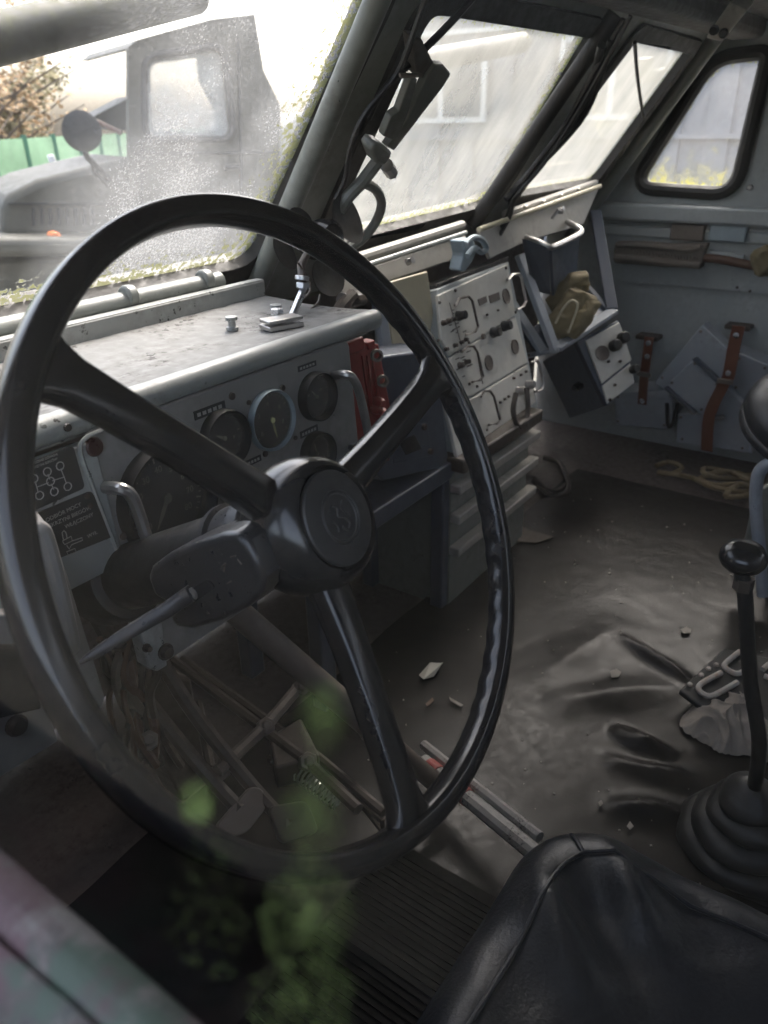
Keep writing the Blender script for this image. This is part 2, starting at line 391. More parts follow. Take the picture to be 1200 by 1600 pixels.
# cowl, firewall, floor, roof, walls
zt = (WSO+E2*stop).z; yt = (WSO+E2*stop).y; yb = (WSO+E2*smin).y; zb = (WSO+E2*smin).z
mb = MB(); mb.prism([(.0, yt, zt), (.0, -1.1, zt+.03), (.0, -1.1, zt+.055), (.0, yt+.03, zt+.03)], (2.42, 0, 0)); mb.build('roof', MT['roof'], cab)
mb = MB(); mb.box((1.21, yt-.05, zt-.012), (2.34, .09, .05)); mb.build('roof_header', MT['roof'], cab, bevel=.015)
mb = MB(); mb.box((1.2, 1.09, (FLOOR+zb)/2), (2.36, .02, zb-FLOOR-.02)); mb.build('firewall', MT['floor'], cab)
mb = MB(); mb.prism([(.0, yb+.01, zb+.02), (.0, 1.12, zb-.03), (.0, 1.12, zb-.055), (.0, yb+.01, zb-.01)], (2.42, 0, 0)); mb.build('cowl', MT['olive'], cab)
mb = MB(); mb.box((1.24, 0, FLOOR-.016), (2.37, 2.22, .03)); mb.build('floor', MT['floor'], cab)
mb = MB(); mb.box((1.23, -1.1, -.4), (2.32, .03, 1.1)); mb.build('rear_wall', MT['wall'], cab)
SW = roundpoly([onX(x, y, WALLX) for x, y in ((1000, 287), (1143, 296), (1192, 90), (1118, 98))], [.045, .05, .01, .05])
DW = roundpoly([Vector((WALLX, y, z)) for y, z in ((.44, -.15), (-.45, -.15), (-.45, .13), (.42, .13))], .06)
wl = [(-1.1, FLOOR), (1.08, FLOOR), (1.08, zb-.02), (yb, zb+.005), (yt, zt), (-1.1, zt+.02)]
mb = MB(); mb.holed([(WALLX, y, z) for y, z in wl], [SW, DW], (.03, 0, 0)); mb.build('passenger_wall', MT['wall'], cab)
for pl, nm in ((SW, 'side_window'), (DW, 'door_window')):
    o = pane([p+Vector((.012, 0, 0)) for p in pl], Vector((1, 0, 0)), nm, MT['paneS'], cab, w=.14)
    mb = MB(); mb.tube(inset([p-Vector((.004, 0, 0)) for p in pl], .012, Vector((1, 0, 0))), .019, 10, closed=True); mb.build('window_seal', MT['rubber'], o, smooth=True)
# passenger wall fittings
def wallbox(x0, y0, x1, y1, X, name, mat, d=.03, bev=.004, ext=None):
    a = onX(x0, y0, X); b = onX(x1, y1, X); ya, yb_ = (a.y, b.y) if ext is None else ext
    mb = MB(); mb.box(((X+WALLX-.001)/2, (ya+yb_)/2, (a.z+b.z)/2), (WALLX-X-.001, abs(ya-yb_), abs(a.z-b.z))); return mb.build(name, mat, cab, bevel=bev)
wallbox(1000, 319, 1000, 346, 2.35, 'wall_ledge', MT['wall'], ext=(1.0, -1.0), bev=.008)
wallbox(1000, 348, 1100, 452, 2.385, 'wall_panel', MT['wall'], ext=(.96, -1.0))
wallbox(1000, 353, 1000, 371, 2.376, 'wall_rib', MT['wall'], ext=(.93, -1.0), bev=.006)
wallbox(1000, 627, 1000, 645, 2.37, 'wall_rib', MT['wall'], ext=(1.0, -1.0))
for a in ((1049, 349, 1097, 378), (1110, 350, 1163, 380)): wallbox(*a, 2.362, 'cover_plate', MT['pipe'] if a[0] < 1100 else MT['bluezinc'], bev=.004)
a = onX(1108, 396, 2.37); b = onX(1162, 404, 2.37); mb = MB(); mb.tube([a, b], .011, 10); mb.build('stiffener', MT['wall'], cab, smooth=True)
for x, y in ((981, 277), (1172, 293), (1172, 455), (1152, 449)):
    p = onX(x, y, 2.385 if y > 400 else 2.4); mb = MB(); mb.lathe([(.008, 0), (.008, .004), (.005, .007), (0, .007)] if y < 400 else [(.004, 0), (.004, .002), (0, .003)], p, (-1, 0, 0), 10); mb.build('bolt', MT['steel'] if y < 400 else MT['iron'], cab, smooth=True)
# driver side: wall with the open window, door skin and its glass
DX = .056; sillz = -.232
hole = [Vector((DX, y, z)) for y, z in ((-.45, sillz), (.52, sillz), (.36, .13), (-.42, .13))]
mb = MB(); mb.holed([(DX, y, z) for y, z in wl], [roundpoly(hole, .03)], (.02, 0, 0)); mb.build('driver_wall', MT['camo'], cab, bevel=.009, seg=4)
prof = [(.055, sillz-.004), (.050, sillz-.004), (.044, sillz-.012), (.035, sillz-.016), (.024, sillz-.017), (.019, sillz-.011), (.011, sillz-.009), (.003, sillz-.014), (-.002, sillz-.025), (-.004, sillz-.05), (-.02, sillz-.09), (-.035, sillz-.16), (-.035, -.95), (.054, -.95)]
def sill(u, v):
    i = v*(len(prof)-1); k = int(round(i)); x, z = prof[k]; y = -.62+1.24*u
    q = noise.noise(Vector((y*22, k*.7, 0)))*.0016+noise.noise(Vector((y*90, k*2.3, 5)))*.0006
    return Vector((x+q, y, z+q))
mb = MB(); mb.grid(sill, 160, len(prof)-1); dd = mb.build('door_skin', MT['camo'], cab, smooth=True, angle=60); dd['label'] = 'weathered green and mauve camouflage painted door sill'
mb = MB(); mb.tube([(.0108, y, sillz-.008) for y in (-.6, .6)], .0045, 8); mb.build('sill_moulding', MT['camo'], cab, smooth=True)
dg_ = pane([p+Vector((.008, 0, 0)) for p in roundpoly(hole, .03)], Vector((1, 0, 0)), 'door_glass', MT['paneD'], cab, w=.25)
# algae growing on the driver's window
mossm = paint('green_algae', (.19, .26, .08), .9, .5, dcol=(.24, .28, .03), scale=30)
def moss(cx, cy, rx, ry, n, sz):
    mb = MB(); pl = DX+.0075
    for i in range(n):
        a = random.uniform(0, 6.28); r = random.random()**.7
        c = onX(cx+rx*r*math.cos(a), cy+ry*r*math.sin(a), pl)
        th = random.uniform(0, 6.28); d = Vector((0, math.cos(th), math.sin(th)))*sz*random.uniform(.5, 1.3); e = Vector((-.0004, -d.z*.5, d.y*.5))
        mb.add([c-d, c+e, c+d, c-e+Vector((-.0003, 0, 0))], [(0, 1, 2), (0, 2, 3)])
    return mb
mo = moss(308, 1255, 24, 34, 330, .00022)
for cx, cy, rx, ry, n in ((505, 1120, 30, 55, 36), (490, 1270, 42, 85, 60), (480, 1430, 75, 90, 110), (470, 1560, 85, 70, 80), (330, 1420, 70, 120, 26)):
    q = moss(cx, cy, rx, ry, n*4, .0002); mo.add(q.v, q.f)
o = mo.build('algae_growth', mossm, dg_); o['kind'] = 'stuff'
# roller visors outside over the left and middle panes
mb = MB(); A = onP(-90, 82, wsp(-.10)); B = onP(312, -16, wsp(-.10)); mb.tube([A, A.lerp(B, .97), A.lerp(B, .99), B], [.023, .023, .021, .010], 18); o = mb.build('visor_roll', MT['visor'], cab, smooth=True); o['label'] = 'olive painted roller outside the left windshield pane'
mb = MB(); A = onP(640, 100, wsp(-.10)); B = onP(828, 64, wsp(-.10)); mb.tube([A, A.lerp(B, .93), B], [.019, .018, .006], 16); mb.build('visor_roll', MT['visor'], cab, smooth=True)
# cables down the pillars
def wsl(pts, off): return [onP(x, y, wsp(off)) for x, y in pts]
def smoothpath(P, n=6):
    out = []
    for i in range(len(P)-1):
        p0 = P[max(i-1, 0)]; p1 = P[i]; p2 = P[i+1]; p3 = P[min(i+2, len(P)-1)]
        for k in range(n):
            t = k/n; out.append(.5*((2*p1)+(p2-p0)*t+(2*p0-5*p1+4*p2-p3)*t*t+(3*p1-p0-3*p2+p3)*t**3))
    return out+[P[-1]]
for pts, off, r in (([(668, -10), (640, 70), (618, 120), (570, 180), (548, 230), (540, 280), (524, 312)], .07, .0042),
                    ([(740, -5), (700, 40), (655, 85), (600, 140), (575, 185)], .055, .005),
                    ([(975, 30), (930, 110), (880, 200), (820, 280), (800, 320), (790, 345), (765, 390)], .05, .006),
                    ([(985, 25), (945, 100), (900, 180), (850, 255), (806, 308), (796, 340), (772, 382)], .06, .0045),
                    ([(992, 66), (995, 110), (1000, 150), (1006, 185)], .02, .004)):
    mb = MB(); mb.tube(smoothpath(wsl(pts, off)), r, 8); mb.build('cable', MT['wire'], cab, smooth=True)
for pts, off, r in (([(940, 70), (905, 180), (800, 300)], .045, .008), ([(955, 62), (915, 176), (840, 262), (790, 312)], .05, .007)):
    mb = MB(); mb.tube(smoothpath(wsl(pts, off)), r, 8); mb.build('cable', MT['rubber'], cab, smooth=True)
# outside mirror beyond the right pane
mb = MB(); A = wsl([(1012, 92), (1022, 88), (1026, 128), (1016, 130)], -.16); mb.prism(A, (.02, .05, 0)); o = mb.build('outside_mirror', MT['olive'], cab, bevel=.004)
mb = MB(); mb.tube(wsl([(1016, 110), (1030, 112), (1060, 96), (1082, 84)], -.16), .006, 8); mb.build('mirror_arm', MT['olive'], o)

# ------------------------------------------------------------------ dashboard
PP = plane((0, .62, -.235), (0, -.295, .02)); PE1 = Vector((1, 0, 0)); PE2 = Vector((0, .02, .295)).normalized(); PN = PP[1]
def onpan(x, y, off=0): return onP(x, y, (PP[0]+PN*off, PN))
dash = thing('dashboard', 'grey painted steel dashboard with round gauges behind the steering wheel', 'dashboard', (.5, .72, -.55))
XR = onY(590, 490, .62).x+.01
ZT = -.232
mb = MB(); mb.grid(lambda u, v: Vector((.09+(XR-.09)*u, .635+.20*v, ZT-.004*math.sin(v*3.1)+.0012*noise.noise(Vector((u*30, v*9, 0))))), 80, 16)
mb.prism([(.09, .635, ZT-.03), (.09, .835, ZT-.03), (.09, .835, ZT-.02), (.09, .635, ZT-.02)], (XR-.09, 0, 0)); mb.build('dash_top', MT['dash_dusty'], dash, smooth=True)
mb = MB(); mb.tube([(.09, .633, ZT-.012), (XR, .633, ZT-.012)], .0135, 16); mb.build('dash_edge_roll', MT['dash'], dash, smooth=True)
zlip = onY(240, 478, .838).z
mb = MB(); mb.box(((.09+XR)/2, .838, (zlip+ZT-.02)/2), (XR-.09, .004, zlip-ZT+.02)); mb.box(((.09+XR)/2, .845, zlip), (XR-.09, .016, .004)); mb.build('rear_lip', MT['dash'], dash, bevel=.0015)
zp = onY(210, 468, .868).z
mb = MB(); mb.tube([(.09, .868, zp), (XR-.06, .868, zp)], .013, 12); mb.build('heater_pipe', MT['frame'], dash, smooth=True)
for px in (205, 322):
    q = onY(px, 545-.3*px, .866); mb = MB(); mb.lathe([(.0145, -.008), (.0145, .008)], (q.x, .866, zp+.006), (1, 0, 0), 12); mb.build('pipe_clip', MT['frame'], dash, bevel=.003)
def pan(pts, th, name, mat, off=0, parent=None, bevel=.002, r=0):
    P = [onpan(x, y, off) for x, y in pts]
    if r: P = roundpoly(P, r)
    mb = MB(); mb.prism(P, -PN*th); return mb.build(name, mat, parent or dash, bevel=bevel)
def pbox(x0, x1, z0, z1, th, name, mat, off=0, r=.012):
    f = lambda x, z: Vector((x, PP[0].y+(z-PP[0].z)*(PE2.y/PE2.z), z))+PN*off
    mb = MB(); mb.prism(roundpoly([f(x0, z0), f(x1, z0), f(x1, z1), f(x0, z1)], r), -PN*th); return mb.build(name, mat, dash, bevel=.002)
xs = onpan(185, 860).x; zlow = onpan(300, 1008).z; xr_ = onpan(560, 690).x; xl2 = onpan(228, 1040).x
panel = pbox(xs, xr_, zlow, ZT-.022, .012, 'gauge_panel', MT['panel'])
pbox(.16, onpan(163, 760).x, onpan(150, 900).z, ZT-.03, .014, 'placard_panel', MT['dash'], .003)
mb = MB(); mb.tube(smoothpath([onpan(x, y, .004) for x, y in ((160, 672), (133, 685), (126, 708), (150, 775), (195, 890))]), .0022, 6); mb.build('seam_bead', MT['dash'], dash, smooth=True)
# lower corner bracket and bolt, strip left of it
pan([(205, 930), (232, 1042), (246, 1050), (262, 1040), (250, 940)], .02, 'corner_bracket', MT['dash'], .008)
pan([(78, 880), (100, 880), (165, 1090), (158, 1112), (140, 1108)], .02, 'side_strip', MT['panel'], .03, r=.006)
pan([(-60, 960), (30, 960), (92, 1158), (-40, 1240)], .02, 'side_panel', MT['panel'], .06)
pan([(-40, 1010), (45, 1010), (66, 1108), (-20, 1128)], .012, 'side_recess_shade', MT['tile_dark'], .066)  # solid dark plate, no hollow: the shade is put into its colour
for x, y, o_, r in ((25, 1133, .068, .008), (258, 1018, .012, .008), (228, 1012, .012, .004)):
    mb = MB(); mb.lathe([(r*1.2, 0), (r*1.2, .002), (r, .002), (r*.8, .007), (0, .008)], onpan(x, y, o_), PN, 14); mb.build('bolt', MT['iron'], dash, smooth=True)
def arc_ticks(c, r, n, a0, a1, l, w, big=5):
    mb = MB()
    for i in range(n):
        a = R_(a0+(a1-a0)*i/(n-1)); d = PE1*math.cos(a)+PE2*math.sin(a); t = PN.cross(d); L_ = l*(1.7 if i % big == 0 else 1); W_ = w*(1.8 if i % big == 0 else 1)
        mb.prism([c+d*r-t*W_, c+d*r+t*W_, c+d*(r-L_)+t*W_, c+d*(r-L_)-t*W_], PN*.0004)
    return mb
def gauge(px, py, r, label, na, nlen, ncol='mark', ticks=25, nums=(), rim='rubber', seed=0, depth=.014, bz=.16):
    c = onpan(px, py, .0005)
    mb = MB(); mb.lathe([(r, 0), (r, depth*.6), (r*.97, depth), (r*(1-bz*.5), depth), (r*(1-bz), depth*.45), (r*(1-bz), 0)], c, PN, 40, closed=True)
    gz = mb.build('gauge', MT[rim], dash, smooth=True); gz['label'] = label
    ri = r*(1-bz)
    mb = MB(); mb.lathe([(ri*1.02, 0), (ri*1.02, .0015), (0, .0015)], c, PN, 36); mb.build('dial', MT['dial'], gz)
    mb = arc_ticks(c+PN*.0016, ri*.93, ticks, 215, -35, ri*.07, ri*.010); mb.build('scale_marks', MT['mark'], gz)
    for s, ang, rr, sz in nums:
        d = PE1*math.cos(R_(ang))+PE2*math.sin(R_(ang)); text(s, sz, c+d*ri*rr-PE1*sz*.32*len(s)-PE2*sz*.34+PN*.0016, PE1, PE2, MT['mark'], 'numeral', gz, .0003)
    d = PE1*math.cos(R_(na))+PE2*math.sin(R_(na)); t = PN.cross(d); q = c+PN*.0035
    mb = MB(); mb.prism([q-d*ri*.12-t*ri*.045, q-d*ri*.12+t*ri*.045, q+d*ri*nlen*.5+t*ri*.05, q+d*ri*nlen, q+d*ri*nlen*.5-t*ri*.05], PN*.0006); mb.lathe([(ri*.1, 0), (ri*.1, .002), (0, .002)], q, PN, 12); mb.build('needle', MT[ncol], gz)
    mb = MB(); mb.lathe([(ri*.99, depth*.5), (0, depth*.55)], c, PN, 36); mb.build('glass', MT['glass'], gz, smooth=True)
    return gz
spd = [(str(10*i), 220-32*i, .66, .010) for i in range(0, 9)]
gauge(258, 778, .060, 'large speedometer dial behind the bent grab bar', 235, .7, 'mark', 33, spd, depth=.018)
gauge(347, 684, .033, 'small black gauge under a label strip, above the left spoke', 150, .5, 'mark', 13, [('0', 200, .6, .006), ('6', -10, .6, .006)])
gauge(422, 656, .037, 'pale rimmed round gauge with a yellow needle pointing down', 280, .72, 'needle', 21, [('0', 215, .62, .008), ('2', 150, .62, .008), ('4', 95, .62, .008), ('6', 35, .62, .008), ('8', -20, .62, .008)], rim='bluezinc', bz=.09, depth=.009)
gauge(491, 619, .031, 'black rimmed gauge nearest the red unit', 130, .5, 'mark', 11, [('50', 160, .5, .005), ('100', 25, .5, .005)])
gauge(492, 708, .029, 'small gauge half hidden behind the wheel hub', 100, .6, 'mark', 11, ())
def strip(px, py, w_, h_, rot=0):
    c = onpan(px, py, .0006); mb = MB(); mb.box((0, 0, 0), (w_, .0012, h_))
    f = PE1; mb.v = [c+PE1*v.x+PE2*v.z+PN*v.y for v in mb.v]; s = mb.build('label_strip', MT['plac'], dash, bevel=.0004)
    mb = MB()
    for k in range(5): mb.prism([c+PE1*(-w_*.42+k*w_*.17)+PE2*(-h_*.2)+PN*.0008, c+PE1*(-w_*.42+k*w_*.17+w_*.11)+PE2*(-h_*.2)+PN*.0008, c+PE1*(-w_*.42+k*w_*.17+w_*.11)+PE2*(h_*.2)+PN*.0008, c+PE1*(-w_*.42+k*w_*.17)+PE2*(h_*.2)+PN*.0008], PN*.0003)
    mb.build('faded_print', MT['print'], s)
strip(328, 641, .045, .010); strip(480, 572, .034, .007); strip(483, 674, .034, .009); strip(394, 721, .030, .008)
for x, y, r in ((362, 619, .0045), (388, 629, .003), (441, 606, .004), (414, 709, .004), (461, 684, .003), (503, 681, .003), (105, 668, .004), (289, 690, .003), (140, 790, .003), (192, 838, .004), (135, 775, .003)):
    mb = MB(); mb.lathe([(r, 0), (r*.9, .002), (0, .0026)], onpan(x, y, .001 if x > 200 else .004), PN, 10); mb.build('screw', MT['iron'], dash, smooth=True)
mb = MB(); mb.lathe([(.0095, 0), (.0095, .002), (.008, .004), (0, .005)], onpan(146, 698, .001), PN, 20); o = mb.build('warning_light', MT['redlight'], dash, smooth=True); o['label'] = 'round dark red warning light at the corner of the gauge panel'
# placards with their lettering
def placard(pts, label):
    P = [onpan(x, y, .0035) for x, y in pts]; mb = MB(); mb.prism(roundpoly(P, .005), PN*.0012); o = mb.build('placard', MT['plac'], dash); o['label'] = label; return o
pl1 = placard([(20, 812), (132, 762), (113, 695), (15, 735)], 'dark placard with the gear lever pattern')
def pt(x, y): return onpan(x, y, .0048)
def tube_on(pts, r, name, mat, parent, closed=False):
    mb = MB(); mb.tube([pt(*p) for p in pts], r, 5, closed=closed); return mb.build(name, mat, parent)
def ring(x, y, r, parent):
    c = pt(x, y); mb = MB(); mb.tube([c+(PE1*math.cos(a)+PE2*math.sin(a))*r for a in [2*math.pi*k/16 for k in range(16)]], .0006, 4, closed=True); mb.build('gear_mark', MT['print'], parent)
gp = {'7': (53, 748), '5': (74, 737), '3': (94, 728), '8': (62, 774), '0': (79, 752), '6': (85, 768), '4': (106, 760)}
for k, (x, y) in gp.items(): ring(x, y, .0037, pl1)
for a, b in (((55, 752), (60, 770)), ((58, 761), (76, 754)), ((75, 741), (78, 749)), ((80, 756), (84, 765)), ((82, 751), (101, 745)), ((95, 732), (104, 756))): tube_on([a, b], .0005, 'gear_line', MT['print'], pl1)
def ptext(s, x, y, x2, y2, size, parent):
    ex = (pt(x2, y2)-pt(x, y)).normalized(); ey = PN.cross(ex); text(s, size, pt(x, y), ex, ey, MT['print'], 'lettering', parent, .0003, fit=(pt(x2, y2)-pt(x, y)).length)
ptext('POŁOŻENIE DŹWIGNI', 45, 728, 90, 711, .0062, pl1); ptext('SKRZYNI BIEGÓW', 49, 734, 90, 718, .0062, pl1)
pl2 = placard([(66, 882), (176, 838), (142, 766), (30, 812)], 'dark placard with power take-off lettering')
ptext('ODBIÓR MOCY', 72, 816, 127, 790, .0105, pl2); ptext('SKRZYNI BIEGÓW', 77, 825, 143, 795, .0105, pl2); ptext('WŁĄCZONY', 102, 826, 146, 806, .0105, pl2); ptext('WYŁ.', 137, 841, 153, 833, .0095, pl2)
tube_on([(99, 843), (97, 832), (100, 829), (103, 832), (105, 841)], .0005, 'lever_diagram', MT['print'], pl2)
tube_on([(99, 848), (98, 845), (111, 838), (113, 845), (101, 851)], .0005, 'lever_diagram', MT['print'], pl2, True)
tube_on([(113, 845), (128, 840), (129, 844), (112, 851), (108, 858), (104, 852)], .0005, 'lever_diagram', MT['print'], pl2)
tube_on([(104, 862), (117, 857), (119, 863), (107, 868)], .0005, 'lever_diagram', MT['print'], pl2, True)
# bent grab bars in front of the gauges
def bar(pts, offs, r, mat='steel'):
    P = smoothpath([onpan(x, y, o_) for (x, y), o_ in zip(pts, offs)], 8); mb = MB(); mb.tube(P, r, 10); return mb.build('grab_bar', MT[mat], dash, smooth=True)
bar([(163, 762), (185, 763), (203, 772), (216, 800), (238, 872), (232, 880)], [0, .03, .036, .036, .034, 0], .0062)
bar([(40, 800), (58, 822), (75, 850), (112, 1000), (104, 1006)], [.02, .05, .055, .05, .02], .007, 'panel')
bar([(521, 587), (537, 585), (552, 592), (563, 620), (577, 690), (568, 697), (548, 700)], [0, .028, .036, .036, .036, .03, 0], .0058)
# bolts on the dash top
for x, y in ((363, 512), (432, 492)):
    p = onZ(x, y, ZT); mb = MB(); mb.lathe([(.008, 0), (.008, .004), (.005, .005), (.005, .012), (.008, .013), (.008, .017), (0, .018)], (p.x, p.y, ZT-.003), (0, 0, 1), 10); mb.build('bolt', MT['dash'], dash, smooth=True)
# ------------------------------------------------------------------ steering wheel
SC = Vector((.4143, .3538, -.2826)); bb, gg = R_(63.2), R_(5.3)
SU = Vector((math.cos(gg), math.sin(gg), 0)); SN = Vector((math.sin(gg)*math.sin(bb), -math.cos(gg)*math.sin(bb), math.cos(bb))); SV = SN.cross(SU)
def sw(x, y, h=0): return SC+SU*x+SV*y+SN*h
wheel = thing('steering_wheel', 'large black three-spoke steering wheel in the foreground', 'steering wheel', SC)
RO, RI = .2635, .2425
mb = MB(); NS = 220; prof = []
for k in range(16):
    a = 2*math.pi*k/16; ca, sa = math.cos(a), math.sin(a); e = .6
    prof.append((abs(ca)**e*(1 if ca > 0 else -1), abs(sa)**e*(1 if sa > 0 else -1)))
rm = (RO+RI)/2; hw = (RO-RI)/2
for i in range(NS):
    th = 2*math.pi*i/NS
    for (c, s) in prof:
        g = .0011*math.sin(th*57) if (c < -.3 and s < .2) else 0
        r = rm+hw*c+g*(1 if -1.3 < ((th+math.pi) % (2*math.pi)-math.pi) < .7 else 0)
        mb.v.append(sw(r*math.cos(th), r*math.sin(th), .0128*s))
for i in range(NS):
    j = (i+1) % NS
    for k in range(16): mb.f.append((i*16+k, j*16+k, j*16+(k+1) % 16, i*16+(k+1) % 16))
mb.build('rim', MT['black'], wheel, smooth=True, angle=80)
for ang in (133.5, 13.5, -106.0):
    a = R_(ang); d = SU*math.cos(a)+SV*math.sin(a); t = SN.cross(d); mb = MB()
    st = [(.030, .038, .026, -.024), (.055, .034, .026, -.021), (.10, .030, .024, -.014), (.15, .0285, .023, -.008), (.20, .029, .022, -.003), (.226, .032, .021, -.001), (.239, .040, .020, 0), (.248, .056, .018, 0)]
    n = 16
    for (r, w_, th, h) in st:
        for k in range(n):
            al = 2*math.pi*k/n; c, s = math.cos(al), math.sin(al)
            mb.v.append(SC+d*r+t*(w_/2*abs(c)**.42*(1 if c > 0 else -1))+SN*(h+th/2*abs(s)**.5*(1 if s > 0 else -1)*(1 if s > 0 else .9)))
    for i in range(len(st)-1):
        for k in range(n): mb.f.append((i*n+k, i*n+(k+1) % n, (i+1)*n+(k+1) % n, (i+1)*n+k))
    mb.f += [tuple(range(n)), tuple(range((len(st)-1)*n, len(st)*n))]
    mb.build('spoke', MT['black'], wheel, smooth=True, angle=50)
mb = MB(); mb.lathe([(0, .006), (.0395, .006), (.0400, .003), (.0415, .003), (.0430, .009), (.0465, .0075), (.0520, .000), (.0560, -.012), (.0575, -.026), (.0560, -.040), (.0510, -.053), (.0440, -.062), (.040, -.066), (0, -.066)], SC, SN, 56); mb.build('hub', MT['hub'], wheel, smooth=True)
mb = MB(); mb.lathe([(.0392, .004), (.0392, .0085), (.0380, .0100), (.030, .0112), (.0225, .0116), (.0216, .0108), (.0206, .0116), (.0200, .0120), (.0190, .0116), (.0185, .0106), (0, .0108)], SC, SN, 56); capo = mb.build('hub_cap', MT['cap'], wheel, smooth=True)
mb = MB()
mb.tube(smoothpath([sw(x*.00076, y*.00076, .0110) for x, y in ((-13, 10), (-6, 15), (1, 10), (-3, 2), (5, -3), (9, -11), (2, -16), (-4, -10))], 6), .0011, 6)
mb.tube(smoothpath([sw(x*.00076, y*.00076, .0110) for x, y in ((12, 13), (6, 8), (10, 1), (14, -3))], 6), .0010, 6)
mb.tube(smoothpath([sw(x*.00076, y*.00076, .0110) for x, y in ((-14, 1), (-10, -6), (-12, -12))], 6), .0010, 6)
mb.build('emblem', MT['cap'], capo, smooth=True)
# ------------------------------------------------------------------ steering column
colm = thing('steering_column', 'black steering column with switch housing and indicator stalk', 'steering column', SC-SN*.2)
mb = MB(); mb.lathe([(.038, -.064), (.042, -.068), (.042, -.082), (.037, -.086), (.036, -.112), (.040, -.114), (.040, -.120), (0, -.120)], SC, SN, 40); mb.build('collar', MT['stalk'], colm, smooth=True)
mb = MB(); mb.lathe([(.034, -.12), (.034, -.36)], SC, SN, 32); mb.build('column_tube', MT['rubber'], colm, smooth=True)
mb = MB(); q = SC-SN*.285; mb.lathe([(.034, -.283), (.043, -.287), (.045, -.300), (.045, -.33), (.036, -.335)], SC, SN, 32, closed=True); mb.build('column_boot', MT['rubber'], colm, smooth=True)
XH = .338
def hx(pts, X): return [onX(x, y, X) for x, y in pts]
ho = [(229, 902), (234, 886), (258, 868), (300, 849), (345, 834), (368, 833), (385, 848), (400, 878), (410, 905), (405, 930), (384, 952), (345, 972), (300, 985), (274, 982), (262, 962), (270, 950), (240, 932)]
mb = MB(); mb.prism(hx(ho, XH), (.10, .004, 0)); hs = mb.build('switch_housing', MT['stalk'], colm, bevel=.007, seg=4)
mb = MB(); mb.prism(roundpoly(hx([(290, 925), (325, 905), (337, 918), (300, 944)], XH-.0006), .006), (.003, 0, 0)); mb.build('screw_recess_shade', MT['tile_dark'], hs)  # flat dark patch for the shade round the screw, nothing cut in
mb = MB(); mb.lathe([(.0055, 0), (.0055, .004), (.003, .005), (0, .003)], onX(304, 926, XH+.001), (-1, 0, 0), 14); mb.build('screw', MT['steel'], hs, smooth=True)
for a in (((346, 886), (352, 880)), ((352, 880), (350, 893)), ((355, 912), (361, 908)), ((360, 870), (368, 868)), ((371, 874), (377, 882))):
    mb = MB(); mb.tube([onX(x, y, XH-.0004) for x, y in a], .0006, 5); mb.build('moulded_mark', MT['iron'], hs)
# indicator stalk: a flat tapering blade running out towards the door
mb = MB()
rows = []
sq = lambda v_: math.copysign(abs(v_)**.45, v_)
for (p1, p2, w_, X, tk) in (((300, 926), 0, 21, XH-.002, .010), ((262, 952), 0, 20, XH-.016, .010), ((205, 985), 0, 17, XH-.045, .009), ((155, 1017), 0, 14, XH-.07, .008), ((126, 1034), 0, 5, XH-.083, .005)):
    c = onX(*p1, X); up = onX(p1[0]-w_*.45, p1[1]-w_*.75, X)-c; back = Vector((tk, .003, .0))
    n = 10; rows.append([c+up*.72*sq(math.cos(6.283*k/n+.3))+back*.42*sq(math.sin(6.283*k/n+.3)) for k in range(n)])
for q in rows: mb.v += q
for i in range(len(rows)-1):
    for k in range(10): mb.f.append((i*10+k, i*10+(k+1) % 10, (i+1)*10+(k+1) % 10, (i+1)*10+k))
mb.f += [tuple(range(10)), tuple(range(40, 50))]
mb.build('indicator_stalk', MT['stalk'], colm, smooth=True, angle=50)

# ------------------------------------------------------------------ dashboard fan on a zinc bracket
FY = .70
fc = onY(505, 372, .74); fan = thing('dashboard_fan', 'black rubber-bladed fan on a zinc stand on the dash', 'fan', onZ(462, 500, ZT))
fd = Vector((-.35, -.9, .25)).normalized(); fu = fd.orthogonal().normalized(); fv = fd.cross(fu)
mb = MB(); mb.lathe([(0, .035), (.014, .033), (.022, .022), (.026, .004), (.026, -.03), (.02, -.045), (0, -.048)], fc, fd, 28); mb.build('motor', MT['hub'], fan, smooth=True)
def lobe(px, py, rx, ry, tilt):
    c = onY(px, py, .735); mb = MB(); n = 18
    e1 = (onY(px+10, py, .735)-c)/10; e2 = (onY(px, py-10, .735)-c)/10
    def f(u, v):
        r = u; a = 2*math.pi*v; x = rx*r*math.cos(a); y = ry*r*math.sin(a); ct, st_ = math.cos(R_(tilt)), math.sin(R_(tilt))
        return c+e1*(x*ct-y*st_)+e2*(x*st_+y*ct)+Vector((0, .00028*x+.00018*y-.000005*(x*x+y*y), 0))
    mb.grid(f, 8, 28); k = len(mb.v); vs = [v+Vector((0, .002, 0)) for v in mb.v]; fs = [tuple(reversed(q)) for q in mb.f]; mb.add(vs, fs)
    return mb.build('blade', MT['rubber'], fan, smooth=True)
lobe(541, 343, 25, 38, 12); lobe(468, 342, 26, 16, -25); lobe(511, 432, 30, 30, 10); lobe(444, 392, 17, 30, 15)
P = lambda x, y, yy=.72: onY(x, y, yy)
mb = MB(); mb.tube([P(455, 497, .71), P(474, 452, .72)], .0052, 12); mb.build('stand_rod', MT['zinc'], fan, smooth=True)
mb = MB(); mb.tube([P(474, 452, .72), P(470, 415, .735), fc-fd*.03], .0055, 10); mb.build('stand_rod', MT['iron'], fan, smooth=True)
b0 = onZ(440, 503, ZT+.006); mb = MB(); mb.box((b0.x, b0.y, ZT+.010), (.05, .026, .004), Matrix.Rotation(-.3, 3, 'Z')); mb.box((b0.x, b0.y, ZT+.002), (.05, .028, .006), Matrix.Rotation(-.3, 3, 'Z')); mb.build('foot_plate', MT['steel'], fan, bevel=.001)
